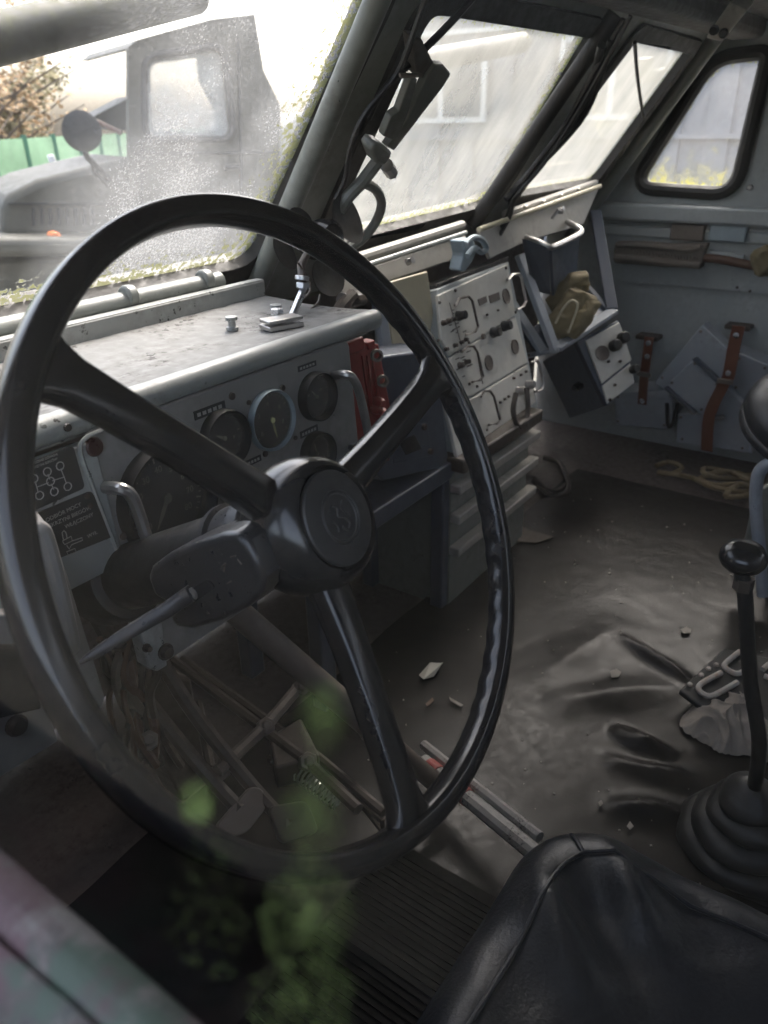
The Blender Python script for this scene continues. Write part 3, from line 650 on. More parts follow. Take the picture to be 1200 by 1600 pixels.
p = onZ(433, 487, ZT+.014); mb = MB(); mb.lathe([(.009, 0), (.009, .006), (0, .007)], (p.x, p.y, ZT+.012), (0, 0, 1), 6); mb.build('hex_bolt', MT['zinc'], fan)
mb = MB(); mb.lathe([(0, -.008), (.007, -.006), (.009, 0), (.007, .006), (0, .008)], P(453, 503, .705), (0, 0, 1), 14); mb.build('ball_joint', MT['zinc'], fan, smooth=True)
mb = MB(); mb.lathe([(.010, -.004), (.010, .004)], P(473, 446, .72), (.2, 0, 1), 6); mb.lathe([(.010, -.003), (.010, .003)], P(472, 434, .722), (.2, 0, 1), 14); mb.build('clamp', MT['zinc'], fan, bevel=.001)
for pts in (((465, 410), (482, 435), (484, 455), (470, 470), (455, 480)), ((500, 460), (495, 475), (470, 490), (420, 498)), ((495, 475), (505, 490), (508, 507))):
    mb = MB(); mb.tube(smoothpath([P(x, y, .73) for x, y in pts]), .0016, 6); mb.build('wire', MT['pipe'], fan, smooth=True)
mb = MB(); mb.tube(smoothpath([P(x, y, .745) for x, y in ((520, 505), (535, 480), (552, 462))]), .012, 10); mb.tube([P(535, 470, .75), P(565, 466, .76)], .012, 10); mb.build('joint_block', MT['iron'], fan, smooth=True)

# ------------------------------------------------------------------ hinged latch arm hanging in front of the middle pane
arm = thing('windshield_latch_arm', 'jointed olive latch arm with loop handle hanging before the middle pane', 'latch arm', onP(545, 400, wsp(.07)))
def wpl(pts, off, th, name, mat, parent=arm, bev=.002): mb = MB(); mb.prism([onP(x, y, wsp(off)) for x, y in pts], -WN*th); return mb.build(name, mat, parent, bevel=bev)
wpl([(645, 60), (660, 62), (688, 118), (672, 124), (652, 122)], .07, .02, 'hinge_bracket', MT['iron'])
wpl([(668, 118), (680, 102), (694, 102), (705, 116), (693, 136), (616, 236), (604, 230), (638, 185), (665, 125)], .075, .012, 'arm_plate', MT['frame'])
wpl([(643, 122), (653, 124), (638, 178), (634, 188), (622, 216), (612, 219), (600, 214), (602, 205), (612, 182), (624, 174)], .082, .012, 'inner_link', MT['frame'])
wpl([(627, 117), (662, 117), (662, 122), (627, 124)], .085, .006, 'cross_bar', MT['pipe'])
wpl([(580, 236), (588, 224), (597, 226), (613, 238), (611, 248), (600, 260), (588, 256)], .088, .024, 'clamp_block', MT['frame'], bev=.004)
mb = MB(); mb.tube([onP(604, 258, wsp(.08)), onP(612, 270, wsp(.08))], .010, 8); mb.tube([onP(612, 270, wsp(.08)), onP(617, 276, wsp(.08))], .003, 6); mb.build('wing_screw', MT['steel'], arm, smooth=True)
mb = MB(); mb.tube([onP(x, y, wsp(.08)) for x, y in ((590, 252), (566, 284), (545, 306), (530, 328))], .0095, 10); mb.build('handle_rod', MT['frame'], arm, smooth=True)
mb = MB(); mb.tube(smoothpath([onP(x, y, wsp(.08)) for x, y in ((562, 288), (575, 288), (590, 300), (596, 320), (588, 345), (570, 370), (555, 382), (540, 392))]), .0075, 10); mb.build('loop_handle', MT['frame'], arm, smooth=True)

# ------------------------------------------------------------------ red unit beside the gauges
redm = thing('equipment_box', 'worn red painted steel unit at the right end of the gauges', 'equipment box', onY(575, 690, .66))
RPN = Vector((-.25, -1, .02)).normalized(); RP = (onY(568, 600, .655), RPN)
def rp(pts, off, th, name, mat, parent=redm, bev=.002): mb = MB(); mb.prism([onP(x, y, (RP[0]+RPN*off, RPN)) for x, y in pts], -RPN*th); return mb.build(name, mat, parent, bevel=bev)
rp([(529, 550), (546, 540), (571, 534), (592, 538), (614, 655), (609, 720), (562, 730)], 0, .06, 'case', MT['red'])
rp([(543, 538), (568, 526), (572, 545), (546, 556)], .006, .03, 'top_tab', MT['red']); rp([(574, 536), (586, 531), (588, 545), (577, 548)], .004, .02, 'top_tab', MT['red'])
rp([(528, 547), (543, 539), (546, 556), (531, 561)], .012, .02, 'corner_tab', paint('chipped_pink_paint', (.42, .17, .15), .5, .4))
for x0 in (566, 574, 582): rp([(x0, 556), (x0+2, 556), (x0+14, 640), (x0+12, 640)], .004, .004, 'raised_rib', MT['red'], bev=.001)
for x, y in ((588, 555), (597, 595)):
    c = onP(x, y, (RP[0]+RPN*.004, RPN)); mb = MB(); mb.lathe([(.009, -.004), (.009, .006), (.0055, .006), (.0055, -.004)], c, Vector((-.6, -.8, .1)), 18, closed=True); mb.build('socket', MT['pipe'], redm, smooth=True)
for x, y, r in ((590, 628, .008), (592, 645, .010), (584, 640, .006)):
    mb = MB(); mb.lathe([(0, -.01), (r, -.006), (r, .008), (r*.6, .014), (0, .015)], onP(x, y, (RP[0]+RPN*.003, RPN)), RPN, 14); mb.build('knob', MT['red'], redm, smooth=True)

# ------------------------------------------------------------------ covers under the middle and right panes
def ypl(pts, Y, th, name, mat, parent, bev=.002, n=None, dirv=None):
    pl = plane((0, Y, 0), (0, -1, 0)) if n is None else plane((0, Y, -.27), n)
    mb = MB(); mb.prism([onP(x, y, pl) for x, y in pts], dirv or -pl[1]*th); return mb.build(name, mat, parent, bevel=bev)
FN = (0, -.9, .35)
cov = thing('cover_panel', 'beige cover panel under the middle windshield pane', 'cover panel', onY(640, 420, .85), 'hinged covers under the windshield')
ypl([(520, 437), (728, 368), (737, 398), (690, 412), (600, 442), (540, 462)], .835, .008, 'panel', MT['flap'], cov, n=FN)
mb = MB(); mb.tube([onY(520, 432, .828), onY(728, 364, .828)], .005, 8); mb.build('edge_bead', MT['dash'], cov, smooth=True)
mb = MB(); mb.tube([onY(515, 418, .86), onY(722, 352, .86)], .010, 10); mb.build('hinge_roll', MT['flap'], cov, smooth=True)
mb = MB(); mb.lathe([(.007, 0), (.004, .012), (.008, .014), (0, .016)], onY(636, 409, .822), FN, 8); mb.box(onY(640, 406, .812), (.02, .004, .006)); mb.build('wing_nut', MT['steel'], cov, smooth=True)
cov2 = thing('cover_panel', 'beige cover panel under the right windshield pane', 'cover panel', onY(840, 380, .85), 'hinged covers under the windshield')
ypl([(748, 362), (936, 294), (912, 350), (822, 378), (766, 404)], .835, .008, 'panel', MT['flap'], cov2, n=FN)
mb = MB(); mb.tube([onY(748, 359, .828), onY(938, 291, .828)], .006, 8); mb.build('edge_bead', MT['cream'], cov2, smooth=True)
mb = MB(); mb.tube([onY(790, 335, .86), onY(930, 287, .86)], .010, 10); mb.build('hinge_roll', MT['flap'], cov2, smooth=True)
for x, y in ((820, 326), (848, 318), (876, 308), (903, 299)):
    mb = MB(); mb.lathe([(.005, 0), (.005, .008), (0, .009)], onY(x, y, .845), (0, -.3, 1), 8); mb.build('bolt', MT['steel'], cov2, smooth=True)
mb = MB(); mb.lathe([(.008, 0), (.004, .014), (.008, .016), (0, .018)], onY(872, 330, .822), FN, 8); mb.tube([onY(862, 342, .82), onY(871, 328, .81), onY(878, 332, .81)], .004, 6); mb.build('wing_nut', MT['steel'], cov2, smooth=True)
# zinc cable clamp between the covers
cl = thing('cable_clamp', 'blue-grey cast cable clamp hanging between the two covers', 'clamp', onY(735, 430, .80))
ypl([(722, 376), (740, 372), (746, 392), (738, 410), (727, 425), (720, 423), (726, 398)], .79, .03, 'body', MT['bluezinc'], cl, bev=.004)
mb = MB(); mb.tube(smoothpath([onY(x, y, .775) for x, y in ((728, 382), (738, 372), (752, 374), (760, 388), (752, 394), (742, 388), (730, 400))]), .006, 8); mb.build('hook', MT['bluezinc'], cl, smooth=True)
# cream board
bd = tag(ypl([(598, 444), (668, 424), (686, 548), (620, 572)], .80, .006, 'document_board', MT['cream'], None), 'cream painted board fixed left of the ivory radio rack', 'board')
mbt = thing('mounting_strip', 'narrow blue-grey upright strip left of the cream board', 'strip', onY(603, 570, .80)); ypl([(585, 450), (598, 445), (618, 570), (603, 574)], .797, .012, 'strip', MT['case'], mbt)
# ------------------------------------------------------------------ radio rack
ra, rb = onX(793, 408, 1.60), onX(838, 640, 1.60); rc = onX(683, 440, 1.285)
RKN = (rc-ra).cross(rb-ra).normalized()
if RKN.y > 0: RKN = -RKN
RK = (ra, RKN); RKX = (ra-rc).normalized(); RKZ = RKN.cross(RKX)
if RKZ.z < 0: RKZ = -RKZ
rack = thing('radio_rack', 'ivory rack of radio modules with carrying handles and knobs', 'radio rack', onP(770, 690, RK))
def rk(x, y, off=0): return onP(x, y, (RK[0]+RKN*off, RKN))
def rkp(pts, off, th, name, mat, parent=rack, bev=.002, r=0):
    P = [rk(x, y, off) for x, y in pts]
    if r: P = roundpoly(P, r)
    mb = MB(); mb.prism(P, -RKN*th); return mb.build(name, mat, parent, bevel=bev)
rkp([(683, 452), (795, 409), (842, 642), (720, 728), (700, 640)], -.006, .16, 'case', MT['wall'])
m1 = rkp([(685, 461), (794, 412), (806, 492), (704, 556), (690, 530)], 0, .008, 'faceplate', MT['rack'])
m2 = rkp([(704, 559), (806, 495), (825, 566), (740, 618), (726, 620), (700, 600)], 0, .008, 'faceplate', MT['rack'])
m3 = rkp([(740, 621), (825, 569), (838, 628), (757, 684), (745, 680), (728, 626)], .001, .008, 'faceplate', MT['rack'])
m0 = rkp([(690, 605), (735, 625), (752, 682), (716, 722), (700, 650)], -.001, .008, 'faceplate', MT['rack'])
rkp([(684, 443), (795, 400), (796, 408), (684, 456)], -.02, .05, 'cable_tray', MT['tile_dark'])
def hnd(pts, h, r=.0028, mat='iron', parent=rack):
    P = [rk(*pts[0], 0)]+[rk(x, y, h) for x, y in pts]+[rk(*pts[-1], 0)]; mb = MB(); mb.tube(P, r, 8); return mb.build('handle', MT[mat], parent, smooth=True)
hnd([(712, 478), (718, 466), (732, 463), (738, 470), (747, 510), (743, 518), (729, 523)], .022, .0026)
hnd([(722, 550), (730, 541), (740, 541), (746, 550), (755, 588), (750, 594), (738, 597)], .022, .0026)
hnd([(752, 620), (757, 611), (766, 611), (772, 620), (781, 656), (776, 662), (764, 664)], .022, .0026)
hnd([(793, 437), (800, 430), (811, 428), (815, 434), (822, 470), (818, 478), (808, 484)], .028, .0034, 'steel')
hnd([(829, 566), (838, 563), (842, 568), (849, 602), (846, 609), (838, 612)], .028, .0034, 'steel')
for x, y, r in ((790, 463, .0165), (763, 567, .0165), (804, 542, .0165)):
    mb = MB(); mb.lathe([(r, -.001), (r, .003), (r*.86, .003), (r*.8, .0015), (0, .0015)], rk(x, y), RKN, 24); mb.build('speaker_disc', MT['pipe'], rack, smooth=True)
for x0, y0, x1, y1 in ((747, 462, 760, 476), (764, 456, 780, 472)):
    rkp([(x0, y0+6), (x1, y0), (x1+2, y1-4), (x0+3, y1+2)], .0015, .002, 'meter_window', MT['pipe'], bev=.0005)
def knob(x, y, r, h, mat='rubber', name='knob'):
    mb = MB(); mb.lathe([(r*1.15, 0), (r*1.1, h*.3), (r, h*.35), (r*.9, h), (0, h)], rk(x, y), RKN, 14); mb.build(name, MT[mat], rack, bevel=.001)
for a in ((769, 520, .0105, .02), (786, 510, .0105, .02), (715, 494, .009, .02)): knob(*a)
for a in ((754, 526, .006, .006), (794, 504, .006, .006)): knob(*a, 'pipe', 'socket')
for a in ((691, 505, .005, .01), (699, 502, .005, .01), (707, 499, .0045, .01), (717, 571, .006, .012), (727, 566, .005, .012), (695, 546, .004, .009), (709, 540, .004, .009), (719, 535, .004, .009), (726, 531, .004, .009)): knob(*a, 'iron', 'switch')
for a in ((801, 591, .003, .007), (812, 586, .003, .007), (820, 581, .003, .007), (780, 629, .003, .006), (787, 624, .003, .006), (793, 620, .003, .006), (760, 492, .0025, .005), (777, 485, .0025, .005)): knob(*a, 'redlight' if a[0] == 801 else 'iron', 'switch')
for a in ((808, 612, .010, .02), (823, 602, .010, .02)): knob(*a, 'steel', 'connector')
for x, y in ((686, 473), (790, 419), (711, 454), (805, 488), (684, 532), (732, 535), (745, 604), (760, 672), (834, 612), (826, 555), (733, 600)):
    knob(x, y, .003, .003, 'iron', 'screw')
for i in range(46):
    x, y = random.choice(((random.uniform(690, 725), random.uniform(475, 520)), (random.uniform(706, 738), random.uniform(548, 590)), (random.uniform(788, 830), random.uniform(575, 625)), (random.uniform(712, 730), random.uniform(545, 580))))
    l = random.uniform(2, 7); 
    if i < 46: rkp([(x, y), (x+l, y-l*.45), (x+l+.5, y-l*.45+1.6), (x+.5, y+1.6)], .0006, .0009, 'printed_legend', MT['iron'], bev=0)
rkp([(702, 473), (703, 473), (722, 540), (721, 540)], .0006, .0008, 'seam', MT['iron'], bev=0); rkp([(745, 550), (746, 550), (755, 600), (754, 600)], .0006, .0008, 'seam', MT['iron'], bev=0)
for pts in (((806, 615), (802, 640), (806, 660), (812, 668)), ((823, 606), (825, 640), (820, 665))):
    mb = MB(); mb.tube(smoothpath([rk(x, y, .025) for x, y in pts]), .006, 8); mb.build('connector_cable', MT['iron'], rack, smooth=True)
# ------------------------------------------------------------------ cabinet with light ribs below the rack
YC = .70
dc = thing('ribbed_cabinet', 'grey-green floor cabinet with pale horizontal ribs under the rack', 'cabinet', onY(770, 800, YC))
c0, c1 = onY(708, 890, YC), onY(832, 690, YC)
xl, xr = onY(710, 800, YC).x, onY(831, 715, YC).x
mb = MB(); mb.box(((xl+xr)/2, YC+.11, (FLOOR+onY(712, 742, YC).z)/2), (xr-xl, .2, onY(712, 742, YC).z-FLOOR)); mb.build('body', MT['frame'], dc, bevel=.003)
for (xa, ya), (xb, yb2) in (((712, 757), (834, 682)), ((708, 815), (830, 716)), ((707, 868), (828, 758))):
    z = (onY(xa, ya, YC).z+onY(xb, yb2, YC).z)/2; mb = MB(); mb.box(((xl+xr)/2, YC-.004, z), (xr-xl+.012, .024, .020)); mb.build('rib', MT['flap'], dc, bevel=.003)
zt2 = onY(712, 742, YC).z
mb = MB(); mb.box(((xl+xr)/2, YC+.06, zt2+.02), (xr-xl, .16, .03)); mb.build('top_tray', MT['iron'], dc, bevel=.004)
for pts in (((835, 748), (862, 775), (886, 768), (885, 745), (872, 722), (850, 715)), ((834, 752), (850, 765), (870, 768), (884, 758))):
    mb = MB(); mb.tube(smoothpath([onZ(x, y, FLOOR+.012) for x, y in pts]), .008, 8); o = tag(mb.build('floor_cable', MT['iron'], None, smooth=True), 'dark cable looping on the floor beside the ribbed cabinet' if len(pts) > 5 else 'short dark cable lying inside the loop by the ribbed cabinet', 'cable')
# ------------------------------------------------------------------ blue-grey instrument box and its open stand
YB = .72
bx = thing('instrument_box', 'dark blue-grey instrument box on an open stand', 'instrument box', onY(650, 745, YB))
ypl([(575, 560), (684, 545), (702, 728), (600, 752), (570, 720)], YB, .12, 'case', MT['blue'], bx, bev=.004)
ypl([(622, 690), (648, 678), (660, 702), (634, 712)], YB-.002, .004, 'display_window', MT['tile_dark'], bx)
ypl([(615, 668), (668, 660), (676, 712), (616, 724)], YB-.0015, .003, 'front_plate', MT['blue'], bx)
for x, y in ((661, 667), (671, 705)):
    mb = MB(); mb.lathe([(.006, 0), (.006, .006), (0, .007)], onY(x, y, YB-.002), (0, -1, 0), 10); mb.build('screw', MT['iron'], bx, smooth=True)
mb = MB(); mb.prism([onY(x, y, .76) for x, y in ((684, 625), (690, 620), (716, 724), (702, 735))], (0, .03, 0)); mb.build('side_plate', MT['rack'], bx)
stn = thing('box_stand', 'dark blue-grey open steel stand under the instrument box', 'stand', onY(650, 900, YB))
zs = onY(650, 752, YB).z; x0s, x1s = onY(572, 770, YB).x-.15, onY(704, 740, YB).x
mb = MB(); mb.box(((x0s+x1s)/2, YB+.10, zs-.018), (x1s-x0s, .22, .036)); mb.build('top_frame', MT['blue'], stn, bevel=.003)
for x in (x0s+.02, x1s-.02):
    for y in (YB+.008, YB+.19):
        mb = MB(); mb.box((x, y, (FLOOR+zs-.036)/2), (.036, .03, zs-.036-FLOOR)); mb.build('leg', MT['blue'], stn, bevel=.003)
# ------------------------------------------------------------------ angle-iron shelf with bin, bag
sh = thing('shelf_bracket', 'blue-grey steel shelf frame with a bin rim, right of the radio rack', 'shelf', onX(860, 560, 1.95))
def xq(pts, X, th, name, mat, parent, bev=.002): mb = MB(); mb.prism([onX(x, y, X) for x, y in pts], (th, 0, 0)); return mb.build(name, mat, parent, bevel=bev)
def bar3(a, b, wd, name, mat, parent):
    a, b = Vector(a), Vector(b); t = (b-a); q = t.to_track_quat('Z', 'Y').to_matrix(); mb = MB(); mb.box((a+b)/2, (wd, wd*.4, t.length), q); return mb.build(name, mat, parent, bevel=.002)
SX = 1.74
bar3(onX(812, 398, SX), onX(868, 548, SX), .034, 'front_upright', MT['case'], sh)
bar3(onX(800, 475, SX+.02), onX(850, 552, SX), .03, 'brace', MT['case'], sh)
bar3(onX(822, 556, SX+.02), onX(872, 546, SX), .03, 'lower_rail', MT['case'], sh)
SX2 = 2.05
bar3(onX(930, 330, SX2+.2), onX(956, 484, SX2), .032, 'rear_upright', MT['blue'], sh)
bar3(onX(882, 410, SX2), onX(950, 485, SX2), .026, 'brace', MT['blue'], sh)
bar3(onX(868, 545, SX), onX(958, 486, SX2), .030, 'front_rail', MT['case'], sh)
mb = MB(); a, b, c, d = onX(840, 548, SX), onX(955, 490, SX2), onX(925, 462, SX2), onX(815, 520, SX); mb.prism([a, b, c, d], (0, 0, -.006)); mb.build('shelf_plate', MT['blue'], sh)
rim = [onY(x, y, .80) for x, y in ((822, 372), (862, 385), (905, 364), (908, 358), (888, 348))]
mb = MB(); mb.tube(smoothpath([onY(822, 371, .84), onY(842, 378, .80), onY(858, 386, .775), onY(870, 384, .77), onY(904, 367, .77), onY(908, 360, .78), onY(900, 354, .80), onY(886, 347, .84)], 5), .007, 8); mb.build('bin_rim', MT['steel'], sh, smooth=True)
mb = MB(); mb.prism([onY(822, 374, .79), onY(858, 388, .775), onY(860, 460, .80), onY(838, 455, .82)], (0, .01, 0)); mb.build('bin_side', MT['blue'], sh)
mb = MB(); mb.prism([onY(862, 388, .78), onY(906, 367, .78), onY(900, 440, .81), onY(866, 462, .80)], (0, .008, 0)); mb.build('bin_front', MT['blue'], sh)
# khaki bag
bag = thing('canvas_bag', 'folded khaki canvas bag lying on the shelf', 'bag', onX(890, 535, 1.9))
def blob(pts, r, name, mat, parent, seed, amp=.006, n=28):
    P = smoothpath(pts, 9); m = len(P); rr = [r*(math.sin(math.pi*(.12+.76*i/(m-1)))**.6) for i in range(m)]
    mb = MB(); mb.tube(P, rr, n)
    for i, v in enumerate(mb.v): mb.v[i] = v+Vector((noise.noise(v*28+Vector((seed, 0, 0))), noise.noise(v*28+Vector((0, seed, 0))), noise.noise(v*28+Vector((0, 0, seed)))))*amp*1.6-(v-min(P, key=lambda q_: (q_-v).length)).normalized()*(.012*abs(noise.noise(v*55+Vector((seed, 3, 0)))))
    return mb.build(name, mat, parent, smooth=True, sub=1, angle=180)
blob([onX(858, 480, 1.86), onX(880, 462, 1.88), onX(905, 440, 1.90), onX(916, 436, 1.91)], .034, 'roll', MT['canvas'], bag, 1)
blob([onX(862, 520, 1.80), onX(885, 500, 1.83), onX(908, 468, 1.87), onX(914, 455, 1.88)], .044, 'body', MT['canvas'], bag, 5)
blob([onX(892, 528, 1.80), onX(906, 505, 1.82), onX(922, 478, 1.85), onX(925, 468, 1.86)], .024, 'flap', MT['canvas'], bag, 9)
mb = MB(); mb.tube(smoothpath([onX(x, y, 1.775) for x, y in ((868, 505), (880, 482), (893, 470), (902, 474), (900, 488), (888, 520))]), .003, 6); mb.build('strap', MT['cream'], bag, smooth=True)
# ------------------------------------------------------------------ tilted radio set
fa, fb, fcn = onX(916, 540, 1.92), onX(967, 503, 2.02), onX(946, 632, 1.90)
rs = thing('radio_set', 'blue-grey radio set tipped over, pale front with two black knobs', 'radio set', onX(900, 650, 1.9))
FNn = (fb-fa).cross(fcn-fa).normalized()
if FNn.dot(fa) > 0: FNn = -FNn
def fp(x, y, off=0): return onP(x, y, (fa+FNn*off, FNn))
def fpp(pts, off, th, name, mat, parent=rs, bev=.002): mb = MB(); mb.prism([fp(x, y, off) for x, y in pts], -FNn*th); return mb.build(name, mat, parent, bevel=bev)
fpp([(901, 534), (966, 500), (992, 598), (948, 634)], -.003, .02, 'bezel', MT['blue'])
fpp([(915, 532), (968, 503), (987, 562), (940, 600)], .002, .006, 'front_plate', MT['rack']); fpp([(941, 603), (985, 568), (992, 598), (949, 631)], .001, .006, 'lower_plate', MT['rack'])
S1 = [fp(901, 535), fp(949, 634), onX(896, 658, 1.97), onX(852, 570, 1.99)]
top = [fp(901, 535), fp(966, 501)]
dv = (onX(852, 570, 2.02)-fp(901, 535)); mb = MB(); mb.prism([fp(901, 534, -.02), fp(966, 500, -.02), fp(992, 598, -.02), fp(948, 634, -.02)], dv+Vector((.02, .02, 0))); mb.build('case', MT['setcase'], rs, bevel=.003)
mb = MB(); q0 = fp(912, 595, .0); mb.box((fp(901, 535)+dv*.45+(fp(948, 634)-fp(901, 535))*.55)-FNn*(-.004), (.05, .02, .012)); mb.build('latch', MT['tile_dark'], rs)
for x, y, r in ((958, 541, .016), (971, 529, .016), (988, 578, .012)):
    mb = MB(); mb.lathe([(r, 0), (r, .018), (r*.8, .024), (0, .024)], fp(x, y, .001), FNn, 12); mb.build('knob', MT['rubber'], rs, bevel=.0015)
mb = MB(); mb.lathe([(.020, 0), (.020, .003), (.017, .002), (0, .002)], fp(941, 552, .002), FNn, 24); mb.build('meter', MT['pipe'], rs, smooth=True)
for x, y in ((960, 602), (952, 625), (950, 565), (968, 565)):
    mb = MB(); mb.lathe([(.004, 0), (.004, .006), (0, .007)], fp(x, y, .001), FNn, 8); mb.build('screw', MT['iron'], rs)
# ------------------------------------------------------------------ straps and storage cases at the far wall
def xcase(pts, X, th, name, label, mat):
    P = [onX(x, y, X) for x, y in pts]; t = thing(name, label, 'case', P[-1], None); mb = MB(); mb.prism(P, (th, 0, 0)); mb.build('body', mat, t, bevel=.004); return t
XB = 2.27
k1 = xcase([(958, 615), (1048, 606), (1052, 664), (1040, 672), (962, 664)], 2.26, .12, 'storage_case', 'small grey steel case standing under the shorter strap', MT['case'])
mb = MB(); mb.prism([onX(x, y, 2.255) for x, y in ((1004, 612), (1046, 608), (1046, 622), (1003, 626))], (.02, 0, 0)); mb.build('lid', MT['case'], k1, bevel=.002)
mb = MB(); mb.tube(smoothpath([onX(x, y, 2.25) for x, y in ((1042, 630), (1044, 665), (1052, 660), (1058, 630))]), .006, 8); mb.build('clip', MT['rubber'], k1, smooth=True)
k2 = thing('document_case', 'tilted light blue-grey flat case leaning behind the longer strap', 'case', onX(1090, 640, XB))
def xcp(pts, X, th, name, mat, parent, bev=.003): mb = MB(); mb.prism([onX(x, y, X) for x, y in pts], (th, 0, 0)); return mb.build(name, mat, parent, bevel=bev)
xcp([(1022, 598), (1097, 508), (1150, 556), (1110, 650), (1086, 645)], 2.25, .06, 'back_plate', MT['case'], k2)
xcp([(1040, 603), (1083, 562), (1128, 602), (1100, 652)], 2.235, .012, 'lid', MT['case'], k2)
xcp([(1080, 562), (1088, 558), (1130, 598), (1124, 604)], 2.225, .014, 'hinge', MT['blue'], k2)
xcp([(1036, 607), (1042, 604), (1088, 646), (1084, 650)], 2.225, .03, 'lower_edge', MT['blue'], k2)
k3 = xcase([(1058, 646), (1104, 648), (1128, 600), (1176, 640), (1172, 700), (1176, 710), (1056, 692)], 2.27, .11, 'storage_case', 'light blue-grey open steel case at floor level behind the long strap', MT['case'])
k4 = xcase([(1145, 548), (1200, 570), (1240, 600), (1230, 690), (1190, 660), (1140, 600)], 2.29, .09, 'storage_case', 'light blue-grey case partly hidden by the passenger seat cushion', MT['case'])
mb = MB(); mb.tube([onX(1105, 655, 2.265), onX(1122, 653, 2.255), onX(1132, 652, 2.26)], .008, 8); mb.build('latch', MT['steel'], k3, smooth=True)
for t_, X_, pts in ((k2, 2.234, ((1050, 598), (1086, 568), (1120, 600), (1096, 640))), (k2, 2.249, ((1035, 590), (1095, 518), (1140, 556))), (k4, 2.289, ((1155, 560), (1195, 575), (1150, 605))), (k3, 2.269, ((1064, 652), (1066, 686), (1160, 700))), (k1, 2.259, ((966, 620), (966, 658), (1038, 664)))):
    for x_, y_ in pts:
        mb = MB(); mb.lathe([(.0045, 0), (.004, .003), (0, .004)], onX(x_, y_, X_), (-1, 0, 0), 8); mb.build('rivet', MT['pipe'], t_, smooth=True)
def strapm(pts, X, wd, label):
    P = smoothpath([onX(x, y, X) for x, y in pts], 4); t = thing('leather_strap', label, 'strap', P[-1], None); mb = MB()
    side = Vector((0, 1, 0)); m = len(P)
    for p in P: mb.v += [p-side*wd/2, p+side*wd/2, p+side*wd/2+Vector((.005, 0, 0)), p-side*wd/2+Vector((.005, 0, 0))]
    for i in range(m-1):
        for k in range(4): mb.f.append((i*4+k, i*4+(k+1) % 4, i*4+4+(k+1) % 4, i*4+4+k))
    mb.f += [(0, 1, 2, 3), (m*4-4, m*4-3, m*4-2, m*4-1)]; mb.build('band', MT['strap'], t); return t
s1 = strapm([(1014, 527), (1010, 560), (1006, 590), (1003, 632)], 2.24, .026, 'short brown leather strap over the small grey case')
s2 = strapm([(1154, 510), (1146, 545), (1138, 588), (1130, 602), (1108, 650), (1104, 705)], 2.215, .032, 'long brown leather strap hanging over the light blue-grey cases')
for t, pts, X in ((s1, ((1013, 536), (1003, 627), (1011, 557)), 2.235), (s2, ((1150, 524), (1138, 583)), 2.21)):
    for x, y in pts:
        mb = MB(); mb.lathe([(.008, 0), (.007, .004), (0, .006)], onX(x, y, X), (-1, 0, 0), 12); mb.build('rivet', MT['zinc'], t, smooth=True)
for t, (x, y), X in ((s1, (1006, 585), 2.235), (s2, (1133, 596), 2.21)):
    mb = MB(); c = onX(x, y, X); mb.box(c, (.006, .042, .014)); mb.build('buckle', MT['pipe'], t, bevel=.002)
for t, (x, y), X in ((s1, (1014, 526), 2.37), (s2, (1155, 510), 2.37)):
    mb = MB(); c = onX(x, y, X); mb.box(c, (.05, .07, .014)); mb.build('wall_bracket', MT['iron'], t, bevel=.004)
# ------------------------------------------------------------------ axe in its sheath on the wall
ax = thing('axe', 'axe in a grey-brown canvas sheath on the far wall', 'axe', onX(1060, 420, 2.34))
P = [onX(x, y, 2.335) for x, y in ((960, 378), (1000, 378), (1050, 382), (1106, 380), (1100, 395), (1096, 420), (1040, 418), (990, 414), (958, 412), (958, 395))]
mb = MB(); mb.prism(P, (.035, 0, 0)); sho = mb.build('sheath', MT['sheath'], ax, bevel=.008, seg=3)
mb = MB(); mb.tube(smoothpath([onX(x, y, 2.335) for x, y in ((960, 402), (1000, 405), (1050, 411), (1094, 415))]), .010, 8); mb.build('sheath_fold', MT['sheath'], sho, smooth=True)
mb = MB(); mb.tube(smoothpath([onX(x, y, 2.332) for x, y in ((962, 382), (1020, 384), (1070, 391), (1095, 386))]), .007, 8); mb.build('sheath_fold', MT['sheath'], sho, smooth=True)
mb = MB(); q = random.Random(3)
for i in range(24):
    x = 976+i*4.9; y = 389+i*.55+q.uniform(-1.5, 1.5); mb.tube([onX(x, y, 2.333), onX(x+q.uniform(-1, 2), y+q.uniform(2, 6), 2.333)], .0012, 4)
mb.build('stitching', MT['tile_dark'], sho)
mb = MB(); mb.tube(smoothpath([onX(x, y, 2.35) for x, y in ((1090, 402), (1130, 406), (1170, 414), (1230, 424))]), [.012]*19, 10); mb.build('handle', MT['wood'], ax, smooth=True)
pch = thing('canvas_pouch', 'brown canvas pouch on the far wall at the axe handle', 'pouch', onX(1198, 425, 2.33)); blob([onX(1192, 385, 2.34), onX(1194, 400, 2.34), onX(1192, 430, 2.34)], .035, 'body', MT['canvas'], pch, 3)
# ------------------------------------------------------------------ ceiling lamp
lm = thing('ceiling_lamp', 'pale rectangular roof lamp with two dark switches above the passenger', 'lamp', onP(1130, 40, wsp(.10)))
mb = MB(); P = [onX(x, y, 1.9) for x, y in ((1102, 60), (1140, 4), (1168, 16), (1127, 66))]; mb.prism(P, (.05, 0, .02)); mb.build('body', MT['rack'], lm, bevel=.004)
for x, y in ((1116, 47), (1131, 52)):
    mb = MB(); mb.lathe([(.010, 0), (.008, .008), (0, .009)], onX(x, y, 1.899), (-1, 0, -.3), 10); mb.build('switch', MT['rubber'], lm, smooth=True)
